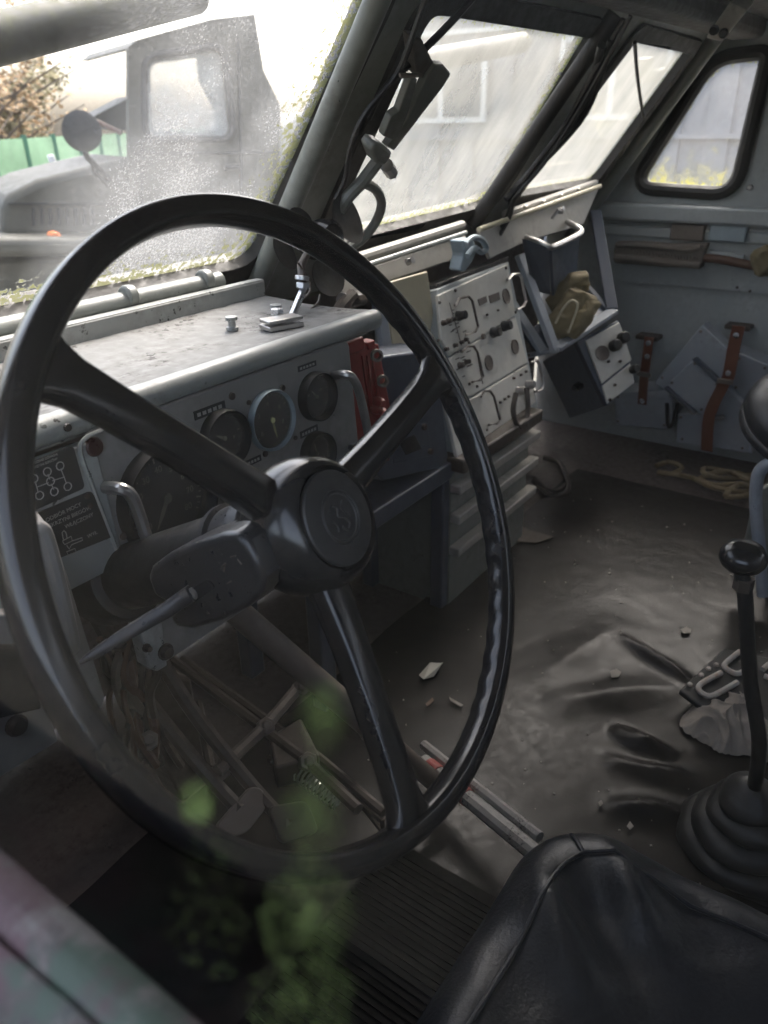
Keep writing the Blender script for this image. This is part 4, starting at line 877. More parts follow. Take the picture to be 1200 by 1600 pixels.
# ------------------------------------------------------------------ rubber floor mat with folds
matm = MT['mat']
folds = [((975, 1010), (1070, 1072), .024, .016), ((970, 1155), (1032, 1186), .020, .015), ((890, 1105), (1040, 1085), .016, .05), ((960, 1200), (1080, 1230), .014, .018), ((860, 1060), (960, 990), .012, .06), ((960, 1268), (1060, 1285), .024, .022)]
FL = [(onZ(*a, FLOOR).xy, onZ(*b, FLOOR).xy, h, w_) for a, b, h, w_ in folds]
def seg_d(p, a, b):
    t = max(0, min(1, (p-a).dot(b-a)/max((b-a).length_squared, 1e-9))); return (p-(a+(b-a)*t)).length, t
def mat_h(x, y):
    p = Vector((x, y)); z = .012
    for a, b, h, w_ in FL:
        d, t = seg_d(p, a, b); d += .012*noise.noise(Vector((x*14, y*14, h*300))); z += h*(.55*math.exp(-(d/w_)**2)+.45*max(0, 1-abs(d)/w_)**1.6)*(.5+.5*math.sin(3.1*t))
    return z+.003*noise.noise(Vector((x*5, y*5, 0)))+.0006*noise.noise(Vector((x*30, y*30, 3)))
y0m, y1m = -.9, .765
def fm(u, v):
    x = .14+1.9*u; y = y0m+(y1m-y0m)*v
    return Vector((x, y+.01*noise.noise(Vector((x*5, 0, 0)))*v, FLOOR+mat_h(x, y)))
mb = MB(); mb.grid(fm, 240, 210); n0 = len(mb.v)
fmob = tag(mb.build('floor_mat', matm, None, smooth=True, angle=180), 'dusty black rubber mat with folds covering the cab floor', 'floor mat')
# ribbed strip at the driver's feet
rm_ = thing('ribbed_mat', 'ribbed black rubber mat in front of the driver seat', 'floor mat', onZ(560, 1500, FLOOR+.02))
for i in range(34):
    x = .30+.0095*i; mb = MB(); mb.box((x, .22, FLOOR+.0252), (.005, .46, .003)); mb.build('rib', MT['ribrub'], rm_)
mb = MB(); mb.box((.46, .22, FLOOR+.018), (.34, .47, .012)); mb.build('backing', MT['ribrub'], rm_)
# ------------------------------------------------------------------ driver seat
seat = thing('driver_seat', 'black leatherette driver seat cushion in the lower right foreground', 'seat', (.33, -.05, FLOOR))
SZ = -.62; sx0, sx1 = .085, .572; sy0, sy1 = -.40, .207
SF = [(onZ(*a, SZ).xy, onZ(*b, SZ).xy, h, w_) for a, b, h, w_ in (((840, 1350), (935, 1580), .016, .022), ((950, 1318), (1030, 1480), .014, .018), ((888, 1340), (990, 1540), -.012, .026), ((780, 1420), (840, 1600), -.008, .03), ((1060, 1350), (1130, 1500), -.010, .03))]
def seatf(u, v):
    # rounded slab: u across X, v from front to back, with sag and stretched folds
    x = sx0+(sx1-sx0)*u; y = sy1+(sy0-sy1)*v
    ex = min(u, 1-u)*(sx1-sx0); ey = min(v, 1-v)*(sy1-sy0); r = .055
    def edge(d): return -r*(1-math.sqrt(max(0, 1-(1-min(d/r, 1))**2)))
    z = SZ+edge(min(ex, ey))
    rc_ = .085; dx = max(0, rc_-ex); dy = max(0, rc_-ey)
    if dx > 0 and dy > 0:
        L_ = math.hypot(dx, dy); k_ = max(dx, dy)/L_
        x += (dx-dx*k_)*(1 if u < .5 else -1); y += (dy-dy*k_)*(-1 if v < .5 else 1)
    cx = (sx1-x); cy_ = (sy1-y)
    z += -.010*math.exp(-((cx-.16)**2+(cy_-.2)**2)/.012)
    for a, b, h, w_ in SF:
        d, t = seg_d(Vector((x, y)), a, b); z += h*math.exp(-(d/w_)**2)*math.sin(math.pi*(.12+.8*t))
    z += .002*noise.noise(Vector((x*25, y*25, 0)))
    return Vector((x, y, z))
mb = MB(); mb.grid(seatf, 90, 90); cush = mb.build('cushion_top', MT['leather'], seat, smooth=True, angle=180)
def skirt(u, v):
    p = [(sx0, sy1), (sx1, sy1), (sx1, sy0), (sx0, sy0), (sx0, sy1)]; i = min(3, int(u*4)); t = u*4-i
    a, b = Vector(p[i]), Vector(p[i+1]); q = a.lerp(b, t); q3 = seatf((q.x-sx0)/(sx1-sx0), (q.y-sy1)/(sy0-sy1)); zz = q3.z; q = q3.xy
    n = Vector((q.x-(sx0+sx1)/2, q.y-(sy0+sy1)/2)).normalized()
    bul = .012*math.sin(math.pi*v)
    return Vector((q.x+n.x*bul, q.y+n.y*bul, zz-.13*v+.0025*noise.noise(Vector((q.x*30, q.y*30, v*6)))))
mb = MB(); mb.grid(skirt, 120, 8); mb.build('cushion_side', MT['leather'], seat, smooth=True, angle=180)
def seam(pts): 
    P = []
    for i in range(len(pts)-1):
        for k in range(14):
            t = k/14; x = pts[i][0]*(1-t)+pts[i+1][0]*t; y = pts[i][1]*(1-t)+pts[i+1][1]*t; q = seatf((x-sx0)/(sx1-sx0), (y-sy1)/(sy0-sy1)); P.append(q+Vector((0, 0, .002)))
    return P
for pts in ([(sx1-.05, sy1-.05), (sx0+.05, sy1-.05)], [(sx1-.05, sy1-.05), (sx1-.055, sy0+.05)], [(sx1-.05, sy1-.05), (sx1-.02, sy1-.02)]):
    mb = MB(); mb.tube(seam(pts), .0022, 8); mb.build('piping', MT['leather'], cush, smooth=True)
for x in (.14, .46):
    for y in (-.30, .08):
        mb = MB(); mb.box((x, y, (FLOOR+SZ-.14)/2), (.035, .035, SZ-.14-FLOOR)); mb.build('leg', MT['iron'], seat, bevel=.003)
mb = MB(); mb.box(((sx0+sx1)/2, (sy0+sy1)/2, SZ-.15), (.44, .52, .03)); mb.build('seat_pan', MT['iron'], seat, bevel=.004)
mb = MB(); mb.tube([(.10, .20, FLOOR+.10), (.60, .20, FLOOR+.10)], .016, 10); mb.build('slide_rail', MT['worn'], seat, smooth=True)
# ------------------------------------------------------------------ gear lever
GX = .90
gl_ = thing('gear_lever', 'black gear lever with round knob and ribbed rubber boot', 'gear lever', onZ(1150, 1345, FLOOR))
kb = onX(1161, 872, GX); bt = onZ(1178, 1238, -.83); 
mb = MB(); kn = Vector((0, 0, 1)); mb.lathe([(0, .019), (.012, .0185), (.022, .014), (.0275, .005), (.0275, -.002), (.024, -.009), (.014, -.015), (.009, -.019), (0, -.019)], kb, Vector((-.1, -.05, 1)), 32); mb.build('knob', MT['hub'], gl_, smooth=True)
mb = MB(); mb.tube(smoothpath([kb-Vector((0, 0, .015)), onX(1164, 930, GX), onX(1172, 1060, GX), onX(1186, 1160, GX-.005), bt]), .0095, 12); mb.build('shaft', MT['rubber'], gl_, smooth=True)
mb = MB(); mb.lathe([(.012, -.008), (.012, .008)], onX(1162, 912, GX), (0, 0, 1), 6); mb.build('lock_nut', MT['iron'], gl_)
bb0 = Vector((bt.x+.01, bt.y-.01, FLOOR+.01)); pr = [(.014, .125), (.022, .118)]
for k in range(4): r0 = .034+.017*k; z0 = .106-.026*k; pr += [(r0, z0+.004), (r0+.010, z0-.006), (r0+.010, z0-.012), (r0+.001, z0-.018)]
pr += [(.108, .004), (.108, 0)]
mb = MB(); mb.lathe(pr, bb0, (bt-bb0).normalized(), 36); 
for i, v in enumerate(mb.v): mb.v[i] = v+Vector((noise.noise(v*25), noise.noise(v*25+Vector((7, 0, 0))), noise.noise(v*25+Vector((0, 7, 0)))))*.006
mb.build('boot', MT['rubber'], gl_, smooth=True, angle=60)
# ------------------------------------------------------------------ parking brake tube, linkage, pedals
pk = thing('brake_tube', 'brown-grey tube slanting from the dash to the floor', 'tube', onZ(700, 1235, FLOOR+.05))
A = onY(352, 940, .64); B = onZ(700, 1240, FLOOR+.06)
mb = MB(); mb.tube([A, A.lerp(B, .62)], .0175, 14); mb.build('outer_tube', MT['pipe'], pk, smooth=True)
mb = MB(); mb.tube([A.lerp(B, .62), B], .0145, 14); mb.build('inner_tube', MT['iron'], pk, smooth=True)
mb = MB(); q = A.lerp(B, .62); mb.lathe([(.020, -.006), (.020, .006)], q, (B-A), 16); mb.build('sleeve', MT['pipe'], pk, bevel=.002)
lv = thing('brake_lever', 'flaking white lever with red bands lying beside the seat', 'lever', onZ(780, 1290, FLOOR+.05))
A = onZ(662, 1190, FLOOR+.07); B = onZ(850, 1345, FLOOR+.10)
mb = MB(); mb.tube([A, B], .012, 10); mb.build('rod', MT['worn'], lv, smooth=True)
mb = MB(); mb.tube([A+Vector((.03, .02, 0)), B+Vector((.03, .02, .0))], .008, 8); mb.build('rod', MT['worn'], lv, smooth=True)
for f in (.10, .36): mb = MB(); q = A.lerp(B, f); mb.lathe([(.0132, -.012), (.0132, .012)], q, B-A, 12); mb.build('red_band', MT['red'], lv, smooth=True)
def pedal(px, poly, label, zf, st):
    c = onZ(*px, zf); t = thing('pedal', label, 'pedal', (c.x, c.y, FLOOR)); n = Vector((0, -.75, .65)).normalized(); pl = (c, n)
    mb = MB(); mb.prism(roundpoly([onP(x, y, pl) for x, y in poly], .012), -n*.008); mb.build('pad', MT['pipe' if st else 'iron'], t, bevel=.002)
    mb = MB(); mb.tube(smoothpath([c-n*.006, c+Vector((0, .08, .04)), c+Vector((-.02, .16, .16)), c+Vector((-.03, .22, .30))]), .010, 8); mb.build('arm', MT['iron'], t, smooth=True); return t
pedal((378, 1265), [(338, 1290), (392, 1228), (412, 1232), (418, 1262), (384, 1304), (350, 1306)], 'worn metal clutch pedal pad below the wheel rim', FLOOR+.16, True)
pedal((455, 1290), [(420, 1260), (480, 1250), (500, 1300), (440, 1320)], 'dark brake pedal pad low behind the wheel rim', FLOOR+.13, False)
lk = thing('linkage', 'oily iron rods and levers under the dash', 'linkage', onZ(420, 1160, FLOOR+.1))
for pts, z, r in (([(262, 1025), (420, 1145), (480, 1190), (560, 1265)], .17, .008), ([(285, 1030), (430, 1135), (500, 1185), (600, 1270)], .15, .007), ([(340, 1205), (415, 1135), (470, 1070)], .19, .009), ([(420, 1185), (520, 1220), (610, 1290)], .12, .006), ([(495, 1030), (512, 1062)], .05, .012), ([(530, 1210), (560, 1250), (600, 1300)], .10, .005), ([(310, 1100), (330, 1200), (345, 1210)], .15, .007)):
    mb = MB(); mb.tube([onZ(x, y, FLOOR+z) for x, y in pts], r, 8); mb.build('rod', MT['iron'] if r < .0085 else MT['pipe'], lk, smooth=True)
mb = MB(); mb.prism([onZ(x, y, FLOOR+.17) for x, y in ((420, 1150), (470, 1120), (500, 1180), (430, 1200))], (0, 0, -.04)); mb.build('lever_plate', MT['iron'], lk, bevel=.004)
for (x, y), z in (((415, 1135), .19), ((470, 1075), .19), ((345, 1205), .17), ((480, 1190), .17), ((232, 1158), .26), ((610, 1288), .12)):
    mb = MB(); c = onZ(x, y, FLOOR+z); mb.lathe([(.013, -.010), (.013, .010), (.007, .011), (.007, .017), (0, .018)], c, Vector((-.3, -.6, .7)), 6); mb.build('pivot_bolt', MT['pipe'], lk, bevel=.001)
A = onZ(430, 1180, FLOOR+.15); B = onZ(530, 1255, FLOOR+.13); ax_ = (B-A).normalized(); u_ = ax_.orthogonal().normalized(); v_ = ax_.cross(u_)
mb = MB(); mb.tube([A.lerp(B, i/150)+(u_*math.cos(i*.75)+v_*math.sin(i*.75))*.011 for i in range(151)], .0018, 5); mb.build('return_spring', MT['steel'], lk, smooth=True)
hb = thing('wiring_bundle', 'tangled brown wires and connectors under the left dash', 'wires', onY(200, 1150, .75))
q = random.Random(11)
for i in range(12):
    x = q.uniform(165, 235); P = [onY(x+q.uniform(-18, 18)+k*9, 1000+k*48+q.uniform(-10, 10), .70+q.uniform(-.03, .03)) for k in range(5)]
    mb = MB(); mb.tube(smoothpath(P), q.choice((.004, .006, .009)), 6); mb.build('wire', MT[q.choice(('iron', 'pipe', 'wire', 'wood'))], hb, smooth=True)
mb = MB(); mb.prism([onY(x, y, .78) for x, y in ((230, 1040), (300, 1060), (330, 1230), (290, 1260), (235, 1150))], (0, .05, 0)); mb.build('junction_box', MT['iron'], hb, bevel=.006)
# ------------------------------------------------------------------ passenger seat
ps = thing('passenger_seat', 'black padded passenger seat on a bent tube frame at the right edge', 'seat', onX(1220, 880, 1.55))
c = onX(1292, 655, 1.62)
mb = MB(); mb.lathe([(0, .058), (.075, .053), (.12, .038), (.146, .012), (.151, -.010), (.145, -.022), (.150, -.027), (.150, -.038), (.135, -.042), (0, -.044)], c, Vector((-.25, -.25, 1)), 40); mb.build('cushion', MT['leather'], ps, smooth=True, angle=60)
mb = MB(); mb.tube(smoothpath([onX(1215, 722, 1.5), onX(1196, 728, 1.5), onX(1184, 745, 1.5), onX(1181, 790, 1.5), onX(1186, 850, 1.5), onX(1192, 930, 1.5)]), .012, 12); mb.build('tube_frame', MT['case'], ps, smooth=True)
mb = MB(); mb.prism([onX(x, y, 1.56) for x, y in ((1178, 770), (1200, 760), (1230, 900), (1150, 905))], (.03, 0, 0)); mb.build('side_plate', MT['frame'], ps, bevel=.004)
mb = MB(); mb.box(c+Vector((.02, -.20, .20)), (.34, .06, .34)); mb.build('backrest', MT['leather'], ps, bevel=.025, seg=4)
mb = MB(); mb.box(c+Vector((.02, -.17, .02)), (.05, .03, .16)); mb.build('backrest_post', MT['iron'], ps, bevel=.003)
mb = MB(); mb.tube([c-Vector((0, 0, .05)), Vector((c.x, c.y, FLOOR+.02))], .03, 14); mb.build('pedestal', MT['iron'], ps, smooth=True)
# ------------------------------------------------------------------ rope
q = random.Random(5); P = []
base = [(1025, 728), (1045, 722), (1065, 730), (1050, 740), (1030, 738), (1060, 742), (1085, 748), (1110, 760), (1140, 766), (1165, 768), (1175, 758), (1160, 745), (1130, 735), (1100, 732), (1105, 742), (1140, 748), (1175, 742), (1190, 752), (1170, 772), (1135, 776), (1145, 762), (1170, 750), (1150, 738), (1120, 738), (1095, 748), (1118, 758), (1155, 756), (1185, 764)]
for i, (x, y) in enumerate(base): P.append(onZ(x, y, FLOOR+.022+.010*(i % 3)))
mb = MB(); pth = smoothpath(P, 9); rr = [.0075*(1+.14*math.sin(i*2.4)) for i in range(len(pth))]; mb.tube(pth, rr, 8); tag(mb.build('rope', MT['rope'], None, smooth=True), 'tangled hemp rope lying on the floor before the far wall', 'rope')
# ------------------------------------------------------------------ number plate and rag beside the gear lever
ZP = FLOOR+.05
npn = Vector((-.15, -.1, 1)).normalized(); NPL = (onZ(1110, 1075, ZP), npn)
def npp(x, y, off=0): return onP(x, y, (NPL[0]+npn*off, npn))
npl = thing('number_plate', 'dark plate with chipped rusty white characters behind the gear lever', 'number plate', npp(1110, 1075))
mb = MB(); mb.prism([npp(x, y) for x, y in ((1061, 1078), (1132, 1012), (1260, 1040), (1215, 1130), (1106, 1112))], -npn*.012); mb.build('plate', MT['plate'], npl, bevel=.003)
def chr_(pts, w_=.010):
    P = smoothpath([npp(x, y, .004) for x, y in pts], 4); mb = MB(); mb.tube(P, w_*.5, 8); o = mb.build('character', MT['rust'], npl, smooth=True)
chr_([(1127, 1051), (1096, 1068), (1092, 1078), (1102, 1086), (1112, 1087), (1128, 1080), (1152, 1066)]); chr_([(1156, 1018), (1134, 1036), (1134, 1044), (1148, 1052), (1160, 1050), (1176, 1038)]); chr_([(1192, 1046), (1202, 1038), (1212, 1044), (1206, 1058), (1194, 1056)])
for x, y in ((1119, 1039), (1107, 1045), (1096, 1055), (1078, 1070)):
    mb = MB(); mb.lathe([(.005, 0), (.004, .003), (0, .004)], npp(x, y, .0005), npn, 8); mb.build('bolt', MT['rust'], npl, smooth=True)
def ragf(u, v):
    a = 2*math.pi*u; r = v; c = onZ(1150, 1122, FLOOR+.035)
    n0 = noise.noise(Vector((math.cos(a)*1.4, math.sin(a)*1.4, 2)))
    R0 = .082*(1+.32*n0+.12*math.sin(a*3+1))
    x, y = math.cos(a)*R0*r, math.sin(a)*R0*.85*r
    w_ = noise.noise(Vector((x*16, y*16, 1)))
    fold = 1-abs(math.sin(a*2.5+5*w_+x*30)); fold2 = 1-abs(math.sin(x*70-y*48+6*w_))
    z = .040*(1-r**2.2)+.026*fold**2*r*(1.15-r)+.012*fold2**3*(1-r*.6)+.004*noise.noise(Vector((x*60, y*60, 7)))
    return c+Vector((x, y, z-.02))
mb = MB(); mb.grid(ragf, 160, 60); tag(mb.build('cleaning_rag', MT['rag'], None, smooth=True, angle=180), 'crumpled dirty beige rag beside the gear lever', 'rag')
# ------------------------------------------------------------------ litter on the floor
lit = [((676, 1052), .022, 'folded white paper scrap on the floor inside the wheel', [(655, 1056), (672, 1043), (688, 1038), (692, 1043), (678, 1058), (662, 1069)]), ((672, 1100), .01, 'tiny brown leaf fragment near the wheel spoke', [(665, 1102), (676, 1092), (678, 1097), (668, 1106)]), ((713, 1098), .01, 'thin curled straw piece on the mat', [(702, 1092), (724, 1104), (720, 1107), (704, 1097)]),
       ((962, 1056), .01, 'small beige paper bit on the folded mat', [(952, 1052), (963, 1049), (970, 1054), (966, 1062), (955, 1063)]), ((1075, 986), .01, 'cream crumb of foam before the number plate', [(1063, 984), (1072, 980), (1080, 984), (1079, 990), (1068, 991)]), ((938, 1258), .01, 'small white crumb near the seat corner', [(934, 1256), (939, 1253), (942, 1258), (937, 1262)]), ((984, 1290), .01, 'white paper crumb beside the fold by the seat', [(979, 1292), (984, 1284), (990, 1292), (984, 1297)]), ((822, 835), .01, 'dark curled rubber offcut beside the ribbed cabinet', [(800, 818), (830, 830), (865, 840), (838, 850), (802, 846)])]
for (x, y), h, lb, poly in lit:
    P = [onZ(a, b, 0+FLOOR+.016) for a, b in poly]; c = sum(P, Vector())/len(P); dz = mat_h(c.x, c.y) if c.y < .76 else .002
    for i, p in enumerate(P): p.z = FLOOR+dz+.003+(.012 if i % 2 and h > .015 else .002)
    mb = MB(); mb.prism(P, (0, 0, .0015)); cat = 'litter'; tag(mb.build('litter_scrap', MT['iron'] if 'dark' in lb else (MT['wood'] if 'brown' in lb else (MT['grit'] if 'beige' in lb or 'straw' in lb or 'crumb' in lb else MT['paper'])), None), lb, cat, 'litter on the floor')
q = random.Random(21); mb = MB()
for i in range(170):
    x, y = q.uniform(.7, 1.9), q.uniform(-.1, .74); z = FLOOR+mat_h(x, y)+.001; s = q.uniform(.001, .003)*(1 if q.random() < .93 else 1.8)
    mb.box((x, y, z), (s, s*q.uniform(.5, 1.4), s*.6), Matrix.Rotation(q.uniform(0, 3), 3, 'Z'))
o = mb.build('floor_crumbs', MT['grit'], None); struct(o, 'fine pale crumbs and grit scattered on the floor mat', 'stuff'); o['category'] = 'grit'
# ------------------------------------------------------------------ outside: parked bonneted truck
def atd(px, py, d):
    v = D(px, py); return v*(d/math.hypot(v.x, v.y))
TO = atd(200, 230, 7.0); hd = Vector((TO.x, TO.y, 0)).normalized(); left = Vector((-hd.y, hd.x, 0))
fwd = (left*math.cos(R_(16))-hd*math.sin(R_(16))).normalized(); side = Vector((fwd.y, -fwd.x, 0))
if side.dot(hd) < 0: side = -side
TP = (TO, side)
trk = thing('parked_truck', 'parked olive-grey bonneted military truck seen through the left pane', 'truck', Vector((TO.x, TO.y, -H)))
tm = paint('faded_olive_drab', (.046, .044, .033), .6, .4, dcol=(.08, .072, .055), scale=.3, bump=.1)
tdk = paint('gap_shade_and_trim_black', (.02, .02, .02), .7, .2)  # shade of the gaps put into colour; also plain black rubber, handle, mirror
def tp(x, y, off=0): return onP(x, y, (TP[0]+side*off, side))
def tpl(pts, off, th, name, mat, bev=.02, parent=trk): mb = MB(); mb.prism([tp(x, y, off) for x, y in pts], side*th); return mb.build(name, mat, parent, bevel=bev, seg=3)
tpl([(3, 372), (3, 314), (16, 302), (60, 280), (130, 262), (215, 243), (230, 372)], .15, 1.35, 'bonnet', tm, .06)
tpl([(12, 317), (200, 317), (200, 320), (12, 320)], .13, .03, 'bonnet_seam', tdk, 0)
for i in range(8):
    x = 50+i*13.2; o = tpl([(x, 325), (x+5, 325), (x+6, 352), (x+1, 352)], .135, .03, 'louvre', tdk, .004)
tpl([(-80, 372), (240, 372), (260, 384), (250, 402), (-90, 402)], -.25, .6, 'fender', tm, .05)
tpl([(-90, 402), (420, 402), (430, 520), (-90, 520)], .0, 1.7, 'chassis_side', tm, .05)
outer = [tp(x, y, .10) for x, y in ((202, 402), (200, 75), (215, 62), (330, 30), (398, 22), (412, 110), (438, 165), (440, 402))]
hole = roundpoly([tp(x, y, .10) for x, y in ((232, 212), (231, 96), (345, 78), (360, 212))], .08)
mb = MB(); mb.holed(outer, [hole], side*.06); mb.build('cab_side', tm, trk)
outer2 = [tp(x, y, 1.55) for x, y in ((208, 402), (206, 80), (330, 40), (398, 30), (412, 110), (438, 165), (440, 402))]
hole2 = roundpoly([tp(x, y, 1.55) for x, y in ((236, 205), (235, 100), (345, 85), (360, 205))], .08)
mb = MB(); mb.holed(outer2, [hole2], side*.06); mb.build('cab_side', tm, trk)
mb = MB(); mb.prism([tp(200, 75, .10), tp(215, 62, .10), tp(330, 30, .10), tp(398, 22, .10), tp(398, 34, .10), tp(330, 44, .10), tp(216, 74, .10)], side*1.5); mb.build('cab_roof', tm, trk)
mb = MB(); mb.prism([tp(398, 22, .16), tp(412, 110, .16), tp(438, 165, .16), tp(440, 402, .16), tp(430, 402, .16), tp(428, 168, .16), tp(402, 112, .16)], side*1.4); mb.build('cab_back', tm, trk)
cg = pane_mat('truck_window_glass', .25, .2, .1, 0); mb = MB(); mb.prism([tp(x, y, .13) for x, y in ((230, 214), (229, 94), (347, 76), (362, 214))], side*.004); mb.build('door_window', cg, trk)
mb = MB(); mb.prism([tp(201, 100, .2), tp(204, 235, .2), tp(204, 235, 1.5), tp(201, 100, 1.5)], fwd*.01); mb.build('front_glass', cg, trk)
for a, b in (((222, 222), (222, 396)), ((372, 60), (380, 396)), ((222, 396), (380, 396)), ((212, 240), (432, 238))):
    mb = MB(); mb.tube([tp(*a, .092), tp(*b, .092)], .012, 6); mb.build('door_seam', tdk, trk)
mb = MB(); mb.tube(inset(hole, .03, side), .03, 8, closed=True); mb.build('window_rubber', tdk, trk, smooth=True)
mb = MB(); mb.tube([tp(352, 262, .05), tp(374, 260, .05)], .018, 8); mb.build('door_handle', tdk, trk, smooth=True)
for y in (250, 360):
    mb = MB(); mb.tube([tp(216, y, .08), tp(228, y, .08)], .022, 8); mb.build('door_hinge', tm, trk, smooth=True)
for i in range(9):
    mb = MB(); mb.lathe([(.014, 0), (.010, .012), (0, .014)], tp(22+i*20, 366-(i % 2)*2, .15), -side, 8); mb.build('rivet', tm, trk, smooth=True)
mb = MB(); mb.lathe([(0, .04), (.10, .035), (.135, .01), (.135, -.01), (0, -.015)], tp(128, 205, -.45), -side+fwd*.3, 28); mr = mb.build('round_mirror', tdk, trk, smooth=True)
mb = MB(); mb.tube([tp(130, 228, -.4), tp(136, 245, -.3), tp(170, 280, .1)], .022, 8); mb.build('mirror_arm', tdk, mr, smooth=True)
mb = MB(); mb.tube([tp(140, 248, -.3), tp(148, 268, -.1), tp(170, 290, .12)], .012, 8); mb.build('mirror_stay', tdk, mr, smooth=True)
mb = MB(); mb.tube([tp(118, 177, .4), tp(158, 193, .3), tp(190, 208, .2)], .020, 8); mb.build('wiper_arm', MT['wood'], trk, smooth=True)
mb = MB(); mb.prism([tp(x, y, .9) for x, y in ((208, 150), (140, 185), (128, 196), (210, 205))], side*.5); mb.build('sun_flap', tm, trk)
mb = MB(); mb.prism([tp(x, y, 1.7) for x, y in ((74, 243), (84, 241), (92, 262), (82, 265))], side*.04); mb.build('far_mirror', paint('white_sky_reflection', (.8, .8, .8), .2, .1), trk, bevel=.01)  # face painted flat white: the mirrored sky is put into its colour
om = paint('orange_lens', (.75, .18, .03), .35, .2); mb = MB(); mb.prism([tp(x, y, -.1) for x, y in ((75, 381), (77, 364), (88, 361), (97, 368), (100, 381))], side*.1); mb.build('turn_lamp', om, trk, bevel=.015)
for x in (60, 520):
    c = tp(x, 560, .05); c.z = -H+.55; mb = MB(); mb.lathe([(.30, -.02), (.52, -.02), (.55, .05), (.55, .25), (.52, .30), (.30, .30)], c, side, 36, closed=True); wq = mb.build('wheel', MT['rubber'], trk, smooth=True)
    mb = MB(); mb.lathe([(.31, .02), (.28, .06), (.1, .10), (.1, .04), (0, .04)], c, side, 24); mb.build('rim', tm, wq, smooth=True)
tpl([(440, 200), (470, 175), (640, 172), (640, 400), (440, 400)], .05, 1.9, 'load_body', paint('faded_canvas_grey', (.30, .29, .26), .8, .4, scale=.3), .04)
# ------------------------------------------------------------------ green fence
fe = thing('boundary_fence', 'green fabric fence with steel posts behind the truck', 'fence', atd(60, 300, 16)+Vector((0, 0, 0)))
fgm = paint('green_screen_fabric', (.08, .18, .10), .8, .35, dcol=(.14, .21, .13), scale=.4); fpm = paint('green_steel_post', (.03, .13, .08), .5, .2)
A = atd(-260, 250, 11.0); B = atd(330, 250, 30.0); n = 16; A.z = B.z = 0
ln = (B-A).normalized(); nr = Vector((-ln.y, ln.x, 0))
for i in range(n):
    p = A.lerp(B, i/n); q = A.lerp(B, (i+1)/n); mb = MB(); m_ = 8
    mb.grid(lambda u, v: p.lerp(q, u)+Vector((0, 0, -H+.25+1.60*v))+nr*(.03*math.sin(u*3.14)*math.sin(v*9+i)), 10, 8); k = len(mb.v); mb.add([v+nr*.01 for v in mb.v], [tuple(reversed(f)) for f in mb.f]); mb.build('fabric_panel', fgm, fe, smooth=True)
for i in range(n+1):
    p = A.lerp(B, i/n); mb = MB(); mb.box((p.x, p.y, -H+.95), (.07, .07, 1.9)); mb.build('post', fpm, fe)
# ------------------------------------------------------------------ trees and dry growth behind the fence
def tree(name, px, d, h, r, label, col, n, seed, group=None, zc=.58):
    g_ = atd(px, 250, d); g_.z = -H; t = thing(name, label, 'tree', g_, group); q = random.Random(seed)
    mb = MB(); mb.tube([g_, g_+Vector((.1, 0, h*.35)), g_+Vector((.0, .1, h*.7))], [.16, .12, .05], 8)
    for i in range(12):
        a = q.uniform(0, 6.28); z = h*q.uniform(.25, .7); mb.tube([g_+Vector((0, 0, z)), g_+Vector((math.cos(a)*r*.4, math.sin(a)*r*.4, z+.4)), g_+Vector((math.cos(a)*r*.85, math.sin(a)*r*.85, z+h*.22))], [.05, .035, .012], 5)
    mb.build('trunk', paint(name+'_bark', (.09, .07, .055), .9, .4), t)
    mb = MB(); cl_ = [(q.uniform(0, 6.28), q.uniform(.2, 1), q.uniform(.22, .98)) for _ in range(42)]
    for i in range(n):
        a, rr, zz = q.choice(cl_); c = g_+Vector((math.cos(a)*r*rr*.8, math.sin(a)*r*rr*.8, h*zz))
        c += Vector((q.gauss(0, .28), q.gauss(0, .28), q.gauss(0, .25)))*r*.35; s = q.uniform(.05, .11)
        u = Vector((q.gauss(0, 1), q.gauss(0, 1), q.gauss(0, 1))).normalized(); v = u.orthogonal().normalized()
        mb.add([c-u*s, c+v*s*.5, c+u*s, c-v*s*.5], [(0, 1, 2, 3)])
    mb.build('crown', paint(name+'_leaves', col, .8, .5, dcol=(col[0]*1.6, col[1]*1.1, col[2]), scale=.3), t)
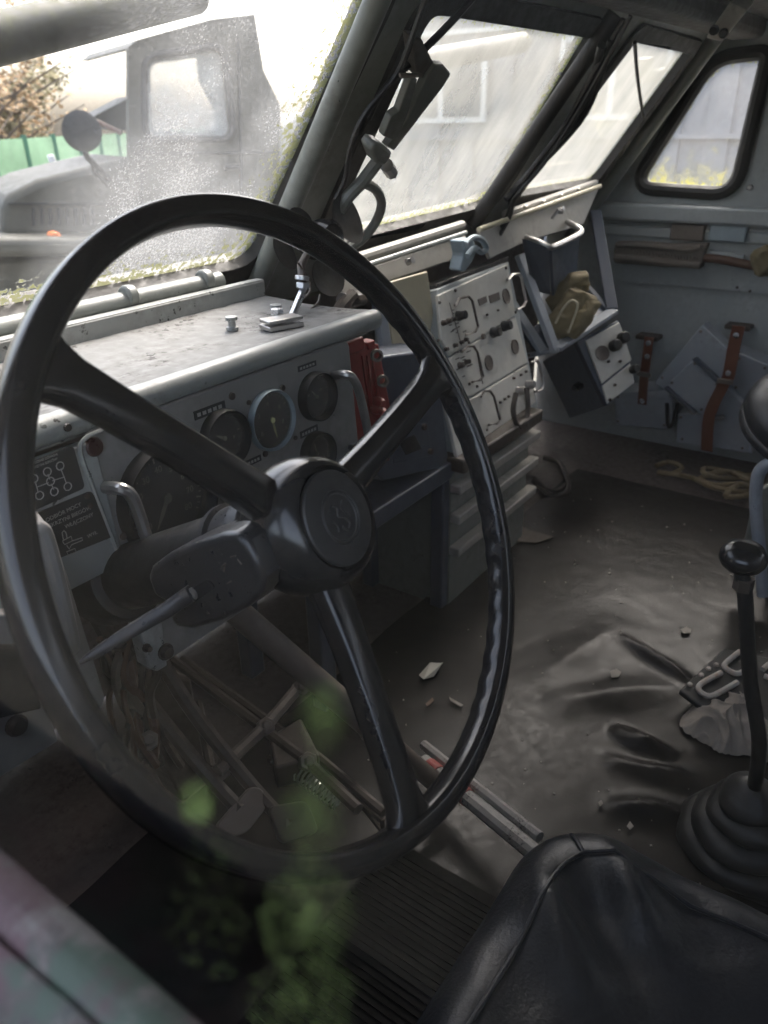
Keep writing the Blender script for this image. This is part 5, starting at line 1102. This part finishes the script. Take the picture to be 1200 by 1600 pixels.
tree('beech_tree', -40, 24, 5.2, 3.4, 'tan-leaved tree behind the green fence at the far left', (.22, .14, .06), 7000, 1, 'trees behind the fence')
tree('hedge_tree', 40, 27, 4.0, 1.9, 'olive-brown bushy tree right of the tan-leaved one', (.16, .14, .06), 4200, 2, 'trees behind the fence')
# ------------------------------------------------------------------ grey shed beyond the right-hand panes
wh = thing('metal_shed', 'pale grey ribbed metal shed with white framed windows', 'building', (14.1, -4, -H))
wm = paint('weathered_sheet_metal', (.27, .27, .28), .6, .35, scale=.2); wt = paint('white_window_trim', (.75, .75, .72), .6, .2, scale=.3); wd_ = paint('shed_window_glass', (.12, .13, .14), .2, .2)
X0 = 11.0
mb = MB(); mb.box((X0+3.1, -4.1, -H+2.6), (6, 24, 5.2)); mb.build('body', wm, wh)
for i in range(40):
    y = -15.8+i*.6; mb = MB(); mb.box((X0+.08, y, -H+2.6), (.05, .3, 5.19)); mb.build('wall_sheet', wm, wh)
for z in (-.25, 1.1): mb = MB(); mb.box((X0+.03, -4.1, z), (.06, 23.8, .06)); mb.build('girt', wt if z > 0 else wm, wh)
for y in (1.6, 4.2, 6.8):
    mb = MB(); mb.box((X0+.03, y, .45), (.06, 1.5, 1.0)); wn = mb.build('window', wt, wh); 
    for s_ in (-1, 1): mb = MB(); mb.box((X0-.005, y+s_*.36, .45), (.02, .62, .84)); mb.build('pane', wd_, wn)
mb = MB(); mb.box((X0+3.1, -4.1, -H+5.27), (6.5, 24.4, .14)); mb.build('roof', wm, wh)
# ------------------------------------------------------------------ weeds in the yard
q = random.Random(9); mb = MB()
for i in range(2600):
    x, y = q.uniform(-4, 10.5), q.uniform(3.0, 18); s = q.uniform(.08, .28); a = q.uniform(0, 6.28); p = Vector((x, y, -H)); w_ = Vector((math.cos(a), math.sin(a), 0))*.012; tp_ = Vector((q.uniform(-.1, .1), q.uniform(-.1, .1), s))
    mb.add([p-w_, p+w_, p+tp_], [(0, 1, 2)])
o = struct(mb.build('grass', paint('dry_grass', (.14, .15, .05), .9, .3), None), 'sparse dry grass tufts over the yard', 'stuff')
